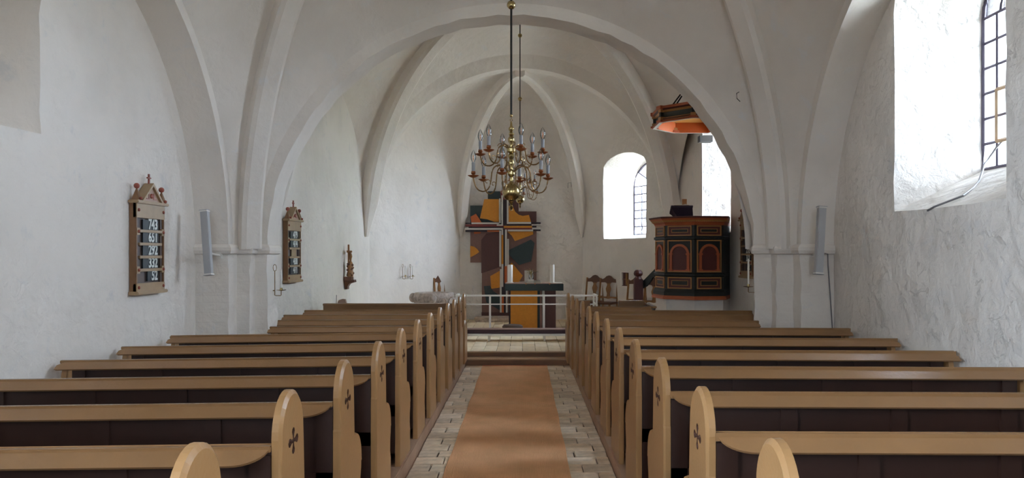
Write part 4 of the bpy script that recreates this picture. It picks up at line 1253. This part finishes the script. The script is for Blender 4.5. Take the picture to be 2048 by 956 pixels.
# ================================================================ PULPIT
PC = Vector((2.53, 10.93, 0)); PR_ = .575
base_a = math.atan2(-PC.y, -PC.x)
def pv_(k, r=PR_): 
    a = base_a + PI / 4 * k
    return Vector((PC.x + r * math.cos(a), PC.y + r * math.sin(a), 0))
def octa(r, lim=3.02):
    out = []
    for k in range(8):
        p = pv_(k, r); out.append(Vector((min(p.x, lim), p.y, 0)))
    return out
pul = thing('pulpit', 'octagonal painted pulpit with arched panels by the right wall', 'pulpit', (PC.x, PC.y, .165))
parts = []
def oct_ring(name, prof, mt, lim=3.02, mats=None):
    mb = MB(); n = 8
    for i in range(len(prof) - 1):
        (r0, z0), (r1, z1) = prof[i], prof[i + 1]
        a = [p + Vector((0, 0, z0)) for p in octa(r0, lim)]; b = [p + Vector((0, 0, z1)) for p in octa(r1, lim)]
        mb.add(a + b, [(j, (j+1) % 8, 8 + (j+1) % 8, 8 + j) for j in range(8)], (mats[i] if mats else mt))
    mb.add([p + Vector((0, 0, prof[0][1])) for p in octa(prof[0][0], lim)], [tuple(range(8))], mats[0] if mats else mt)
    mb.add([p + Vector((0, 0, prof[-1][1])) for p in octa(prof[-1][0], lim)], [tuple(range(8))], mats[-1] if mats else mt)
    o = mb.build(name, pul); parts.append(o); return o
oct_ring('pedestal', [(.56, .0), (.56, .95)], M['wall'])
oct_ring('foot', [(.60, .945), (.625, .95), (.62, .975), (.60, 1.0)], M['pulorange'])
oct_ring('plinth', [(.60, 1.0), (.60, 1.05), (.585, 1.075), (.575, 1.09)], M['pulblack'])
oct_ring('body', [(.565, 1.09), (.565, 2.02)], M['pulblack'])
oct_ring('lower_moulding', [(.565, 1.27), (.59, 1.285), (.592, 1.315), (.565, 1.33)], M['pulblack'])
oct_ring('upper_moulding', [(.565, 1.795), (.588, 1.805), (.59, 1.835), (.565, 1.845)], M['pulblack'])
oct_ring('cornice', [(.572, 2.0), (.58, 2.02), (.60, 2.045), (.615, 2.05), (.63, 2.075), (.655, 2.10), (.665, 2.115), (.665, 2.125)], M['pulorange'],
         mats=[M['pulorange'], M['pulorange'], M['pulorange'], M['pulgold'], M['pulorange'], M['pulmaroon'], M['pulmaroon'], M['pulmaroon']])
def face_frame(k):
    a, b = pv_(k, .565), pv_(k + 1, .565)
    u = (b - a); w = u.length; u.normalize(); n = Vector((u.y, -u.x, 0))
    if n.dot((a + b) / 2 - PC) < 0: n = -n
    return a, u, n, w
def fbox(mb, fr, x0, x1, z0, z1, t0, t1, mt):
    a, u, n, w = fr
    mb.prism([a + u*x0 + n*t0 + Vector((0,0,z0)), a + u*x1 + n*t0 + Vector((0,0,z0)), a + u*x1 + n*t0 + Vector((0,0,z1)), a + u*x0 + n*t0 + Vector((0,0,z1))], n * (t1 - t0), mt)
def border(mb, fr, x0, x1, z0, z1, bw, t0, t1, mt):
    fbox(mb, fr, x0, x1, z0, z0 + bw, t0, t1, mt); fbox(mb, fr, x0, x1, z1 - bw, z1, t0, t1, mt)
    fbox(mb, fr, x0, x0 + bw, z0 + bw, z1 - bw, t0, t1, mt); fbox(mb, fr, x1 - bw, x1, z0 + bw, z1 - bw, t0, t1, mt)
for k in (-2, -1, 0, 1):
    fr = face_frame(k); w = fr[3]; x0, x1 = .035, w - .035
    if (fr[0] + fr[1] * w * .7).x > 3.0: continue
    for z0, z1, nm in ((1.10, 1.265, 'lower_panel'), (1.85, 1.995, 'upper_panel')):
        mb = MB(); fbox(mb, fr, x0, x1, z0, z1, .0, .004, M['pulmaroon']); border(mb, fr, x0, x1, z0, z1, .016, .0, .016, M['pulgold'])
        border(mb, fr, x0 + .055, x1 - .055, z0 + .045, z1 - .045, .009, .0, .010, M['pulgold']); fbox(mb, fr, x0 + .066, x1 - .066, z0 + .056, z1 - .056, .0, .007, M['pulblack'])
        parts.append(mb.build(nm, pul))
    z0, z1 = 1.335, 1.79
    mb = MB(); border(mb, fr, x0, x1, z0, z1, .016, .0, .018, M['pulgold']); parts.append(mb.build('panel_frame', pul))
    cxx = w / 2; ro, ri_ = .145, .112; zs_ = 1.59
    pan_ = MB()
    a, u, n, _ = fr
    Pp = lambda x, z, t: a + u * x + n * t + Vector((0, 0, z))
    lp = [Pp(cxx - ri_, z0 + .03, .003), Pp(cxx + ri_, z0 + .03, .003)] + [Pp(cxx + ri_ * math.cos(PI*i/14), zs_ + ri_ * math.sin(PI*i/14), .003) for i in range(15)]
    pan_.prism(lp, n * .004, M['pulmaroon']); parts.append(pan_.build('arch_field', pul))
    mb = MB()
    ring = [Pp(cxx + ro * math.cos(PI*i/14), zs_ + ro * math.sin(PI*i/14), .0) for i in range(15)] + [Pp(cxx - ri_ * math.cos(PI*i/14), zs_ + ri_ * math.sin(PI*i/14), .0) for i in range(15)]
    mb.prism(ring, n * .022, M['pulorange'])
    for s in (-1, 1):
        e0_, e1_ = sorted((cxx + s * ri_, cxx + s * (ro + .005)))
        fbox(mb, fr, e0_, e1_, z0 + .02, zs_, .0, .022, M['pulorange'])
        e0_, e1_ = sorted((cxx + s * (ri_ - .012), cxx + s * (ro + .012)))
        fbox(mb, fr, e0_, e1_, zs_ - .012, zs_ + .014, .0, .03, M['pulorange']); fbox(mb, fr, e0_, e1_, z0 + .018, z0 + .045, .0, .03, M['pulorange'])
    fbox(mb, fr, x0 + .02, x1 - .02, z0 + .016, z0 + .03, .0, .02, M['pulorange'])
    parts.append(mb.build('arch', pul))
    mb = MB(); nd = 15
    fr2 = face_frame(k)
    for i in range(nd):
        x = .01 + (w - .02) * i / nd
        p0 = a + u * x + n * .045 + Vector((0, 0, 2.047))
        mb.prism([p0, p0 + u * .012, p0 + u * .012 + Vector((0, 0, .016)), p0 + Vector((0, 0, .016))], n * .012, M['pulgold'])
    o = mb.build('dentils', pul); o['kind'] = 'stuff'; parts.append(o)
place(pul, parts)
# lectern on the rim
root = thing('pulpit_lectern', 'dark sloping book rest on the pulpit rim', 'lectern', (2.30, 10.62, 2.125))
mb = MB()
mb.add([(-.10, -.05, 0), (.13, -.05, 0), (.13, .16, 0), (-.10, .16, 0), (-.20, -.14, .13), (.10, -.14, .13), (.13, .16, .05), (-.16, .16, .05)], [(0,1,5,4), (1,2,6,5), (2,3,7,6), (3,0,4,7), (4,5,6,7), (0,3,2,1)], M['velvet']); mb.build('velvet_block', root)
mb = MB(); mb.add([(-.205, -.15, .13), (.105, -.15, .13), (.135, .17, .05), (-.165, .17, .05), (-.205, -.15, .155), (.105, -.15, .155), (.135, .17, .075), (-.165, .17, .075)], [(0,1,5,4), (1,2,6,5), (2,3,7,6), (3,0,4,7), (4,5,6,7), (0,3,2,1)], M['velvet']); mb.build('slope', root)
root = thing('open_book', 'open old book lying on the pulpit book rest', 'book', (2.26, 10.55, 2.275))
mb = MB(); mb.box((-.11, -.05, 0), (.10, .09, .012), M['edge']); mb.build('cover', root)
mb = MB(); mb.prism([(-.10, -.04, .012), (-.05, -.04, .028), (0, -.04, .016), (.05, -.04, .028), (.095, -.04, .012)], (0, .12, 0), M['page']); mb.build('pages', root)
mb = MB(); mb.box((2.40, 11.15, 2.08), (2.468, 11.17, 2.42), M['pulgold'])
tag(mb.build('upright_plaque'), 'upright ochre plaque standing behind the pulpit book rest', 'plaque')
# newel and stair of the pulpit
nw = at(1276.5, 540, 12.3)
root = thing('pulpit_stair', 'pulpit stair with maroon newel and dark scalloped handrail', 'stair', (nw.x, 12.3, .165))
parts = []
zt_ = nw.z
mb = MB(); mb.box((nw.x - .072, 12.23, .165), (nw.x + .072, 12.37, zt_ - .145), M['pulmaroon']); parts.append(mb.build('newel', root, bevel=.012))
mb = MB(); mb.lathe([(.07, -.15), (.052, -.125), (.046, -.105), (.07, -.085), (.076, -.055), (.066, -.025), (.045, 0), (.03, .004)], (nw.x, 12.3, zt_), M['pulmaroon'], 8); parts.append(mb.build('newel_cap', root))
a_, b_ = Vector((nw.x + .05, 12.3, zt_ - .31)), Vector((2.62, 11.66, zt_ + .48))
top_, bot = [], []
for i in range(21):
    t = i / 20; p = a_.lerp(b_, t); top_.append(p + Vector((0, 0, .10))); bot.append(p - Vector((0, 0, .04 * abs(math.sin(t * PI * 4)))))
mb = MB(); mb.prism(top_ + bot[::-1], (.03, .02, 0), M['pulblack']); parts.append(mb.build('handrail', root))
for k in range(5):
    t = (k + .2) / 5; p = Vector((nw.x + .25, 12.2, .165)).lerp(Vector((2.72, 11.76, .95)), t)
    mb = MB(); mb.box((p.x - .2, p.y - .09, .165), (p.x + .22, p.y + .09, p.z + .12), M['oakdark']); parts.append(mb.build('step', root))
place(root, parts)
# ================================================================ SOUNDING BOARD
CC = Vector((2.66, 11.03, 0)); CR = .76
can = thing('sounding_board', 'octagonal sounding board with orange hollow above the pulpit', 'canopy', (CC.x, CC.y, 3.5))
parts = []
def co_(r, lim=2.97): 
    out = []
    for k in range(8):
        a = PI / 8 + PI / 4 * k; out.append(Vector((min(CC.x + r * math.cos(a), lim), CC.y + r * math.sin(a), 0)))
    return out
def cring(name, prof, mats):
    mb = MB()
    for i in range(len(prof) - 1):
        (r0, z0), (r1, z1) = prof[i], prof[i + 1]
        a = [p + Vector((0, 0, z0)) for p in co_(r0)]; b = [p + Vector((0, 0, z1)) for p in co_(r1)]
        mb.add(a + b, [(j, (j+1) % 8, 8 + (j+1) % 8, 8 + j) for j in range(8)], mats[i])
    o = mb.build(name, can); parts.append(o)
cring('lower_cornice', [(.68, 3.50), (.735, 3.50), (.75, 3.515), (.735, 3.53), (.715, 3.54), (.705, 3.56), (.685, 3.575)], [M['strip'], M['pulorange'], M['pulorange'], M['pulgold'], M['pulmaroon'], M['pulgold']])
cring('frieze', [(.685, 3.575), (.685, 3.655)], [M['pulblack']])
cring('upper_cornice', [(.685, 3.65), (.70, 3.665), (.71, 3.68), (.74, 3.70), (.75, 3.715), (.75, 3.735), (.02, 3.75)], [M['pulgold'], M['pulgold'], M['pulmaroon'], M['pulorange'], M['pulorange'], M['pulmaroon']])
cring('hollow', [(.68, 3.50), (.675, 3.66)], [M['canorange']])
cring('inner_ceiling', [(.675, 3.66), (.02, 3.70)], [M['canyellow']])
for k in range(8):
    a = PI / 8 + PI / 4 * k
    if CC.x + .74 * math.cos(a) > 2.9: continue
    p = Vector((CC.x + .70 * math.cos(a), CC.y + .70 * math.sin(a), 0)); mb = MB()
    for r_, z0, z1, mt in ((.075, 3.506, 3.535, M['pulorange']), (.05, 3.535, 3.58, M['pulgold']), (.032, 3.575, 3.655, M['pulblack']), (.05, 3.65, 3.69, M['pulgold']), (.078, 3.69, 3.742, M['pulorange'])):
        mb.prism([p + Vector((r_ * math.cos(a + PI/4 + PI/2*j), r_ * math.sin(a + PI/4 + PI/2*j), z0)) for j in range(4)], (0, 0, z1 - z0), mt)
    parts.append(mb.build('corner_block', can))
mb = MB(); mb.box((2.80, 11.70, 3.37), (3.0, 11.86, 3.47), M['greypaint']); parts.append(mb.build('grey_box', can))  # plain grey box, read as a luminaire housing and not a support
mb = MB()
mb.tube([(2.16, 10.9, 3.73), (2.62, 10.95, 4.34)], .011, M['iron'], 6); mb.tube([(2.22, 10.95, 3.73), (2.62, 10.97, 4.34)], .011, M['iron'], 6)
parts.append(mb.build('iron_stay', can))
place(can, parts)

# ================================================================ CHANDELIERS
def chandelier(cx_, cy_, cz_, rodtop, balls, label, rodlabel=None):
    root = thing('brass_chandelier', label, 'chandelier', (cx_, cy_, cz_), group='brass candle chandeliers')
    B = M['brass']
    k_ = .000707
    prof = [(.012, -.125), (.006, -.118), (.012, -.105), (.014, -.098), (.007, -.088), (.012, -.075), (.02, -.062)]
    mb = MB(); mb.lathe(prof, (0, 0, 0), B, 14); mb.build('pendant_finial', root, smooth=True)
    mb = MB(); mb.sphere((0, 0, 0), .061, B, 20); mb.build('globe', root, smooth=True)
    prof = [(.018, .057), (.010, .07), (.013, .085), (.009, .10), (.025, .118), (.026, .14), (.012, .152), (.01, .165), (.018, .185), (.021, .20), (.012, .222), (.02, .235), (.022, .25), (.012, .262), (.03, .272), (.032, .292), (.012, .305), (.011, .325), (.021, .34), (.023, .36), (.012, .378), (.019, .388), (.02, .395), (.01, .405), (.018, .42), (.019, .43), (.009, .445), (.006, .475)]
    mb = MB(); mb.lathe(prof, (0, 0, 0), B, 16); mb.build('shaft', root, smooth=True)
    mb = MB(); mb.tube([(0, 0, .47), (.008, 0, .485), (0, 0, .50), (-.008, 0, .485)], .003, B, 6, closed=True); mb.sphere((0, 0, .515), .011, B, 8); mb.build('hook', root, smooth=True)
    def arm(phi, tier):
        d = Vector((math.sin(phi), -math.cos(phi), 0)); up = Vector((0, 0, 1))
        if tier == 0: path = [(.02, .13), (.045, .162), (.081, .178), (.115, .172), (.134, .14), (.139, .10), (.143, .06), (.155, .022), (.18, .0), (.212, -.002), (.24, .016), (.256, .05), (.2635, .09)]; Rr = .2635; zp = .095
        else: path = [(.02, .283), (.036, .308), (.06, .318), (.085, .308), (.096, .28), (.10, .245), (.108, .21), (.13, .185), (.16, .178), (.19, .19), (.207, .215), (.216, .25)]; Rr = .216; zp = .255
        # smooth the path
        P = [d * r_ + up * z_ for r_, z_ in path]
        for _ in range(1):
            Q = [P[0]]
            for a, b in zip(P, P[1:]): Q += [a.lerp(b, .3), a.lerp(b, .7)]
            Q.append(P[-1]); P = Q
        mb = MB(); mb.tube(P, .0048, M['brassdark'], 6); a_ = mb.build('arm', root, smooth=True)
        # scrolls on the arm
        for (r_, z_, sg) in (((.125, .165, 1), (.148, .05, -1)) if tier == 0 else ((.092, .30, 1), (.105, .22, -1))):
            pts = []
            for i in range(10):
                a = i / 9 * 1.6 * PI; q_ = .026 * (1 - i / 11)
                pts.append(d * (r_ - .02 * sg * (1 - 0) + sg * q_ * math.cos(a) * .9) + up * (z_ + .012 + q_ * math.sin(a) * .9))
            mb = MB(); mb.tube(pts, .0028, M['brassdark'], 5); mb.build('scroll', a_, smooth=True)
        o_ = d * Rr + up * zp
        mb = MB(); mb.lathe([(.004, -.008), (.018, -.004), (.036, .006), (.037, .009), (.02, .004), (.006, .006), (.006, .012), (.013, .017), (.016, .025), (.013, .032), (.015, .036), (.012, .037)], o_, M['copper'], 16); mb.build('drip_pan', a_, smooth=True)
        mb = MB(); mb.lathe([(.0115, .034), (.0115, .094), (.009, .096)], o_, M['tube'], 12); mb.build('candle_tube', a_, smooth=True)
        mb = MB(); mb.lathe([(.009, .095), (.012, .103), (.0175, .118), (.0185, .13), (.0155, .148), (.009, .164), (.003, .174), (.0008, .178)], o_, M['bulb'], 14); bl = mb.build('bulb', a_, smooth=True)
        mb = MB(); mb.tube([o_ + up * .10, o_ + up * .115 + d * .004, o_ + up * .14 + d * .004, o_ + up * .14 - d * .004, o_ + up * .115 - d * .004, o_ + up * .10], .0008, M['filament'], 4)
        mb.tube([o_ + up * .112, o_ + up * .142], .0022, M['filament'], 5); mb.build('filament', a_)
    for k in range(6): arm(math.radians(-12 + 60 * k), 0)
    for k in range(6): arm(math.radians(18 + 60 * k), 1)
    rod = thing('ceiling_rod', rodlabel, 'rod', (cx_, cy_, cz_ + .52))
    mb = MB(); mb.tube([(0, 0, .0), (0, 0, rodtop - cz_ - .52)], .0075, M['rod'], 8); mb.build('bar', rod, smooth=True)
    for zb_, r_ in balls:
        mb = MB(); mb.sphere((0, 0, zb_ - cz_ - .52), r_, M['brass'], 12); mb.build('ball', rod, smooth=True)
p = at(1022.5, 384, 5.0)
chandelier(p.x, 5.0, p.z, 5.6, [(at(0, 10, 5.0).z, .03)], 'large two-tier brass chandelier nearest the camera', 'black rod with brass ball holding the near chandelier')
p = at(1040, 399, 10.73)
chandelier(p.x, 10.73, p.z, 5.75, [(at(0, 71, 10.73).z, .03), (at(0, 198, 10.73).z, .03)], 'farther brass chandelier partly hidden behind the near one', 'thin black rod with two brass balls holding the far chandelier')

# small things by the left front desk
mb = MB(); p = at(682, 606, 10.5)
mb.prism([at(674, 608, 10.55), at(693, 608, 10.55), at(690, 599, 10.55), at(684, 598, 10.55), at(677, 600.5, 10.55)], (0, .06, 0), M['roselight'])
mb.prism([at(676, 640, 10.57), at(690, 640, 10.57), at(690, 606, 10.57), at(676, 606, 10.57)], (0, .03, 0), M['roselight'])
tag(mb.build('wooden_board'), 'small rounded pinkish board just behind the left front desk', 'board')
mb = MB(); mb.tube([at(672.5, 612, 10.6), at(673, 590, 10.6)], .004, M['iron'], 5)
tag(mb.build('thin_rod'), 'thin upright wire behind the left front desk', 'wire')
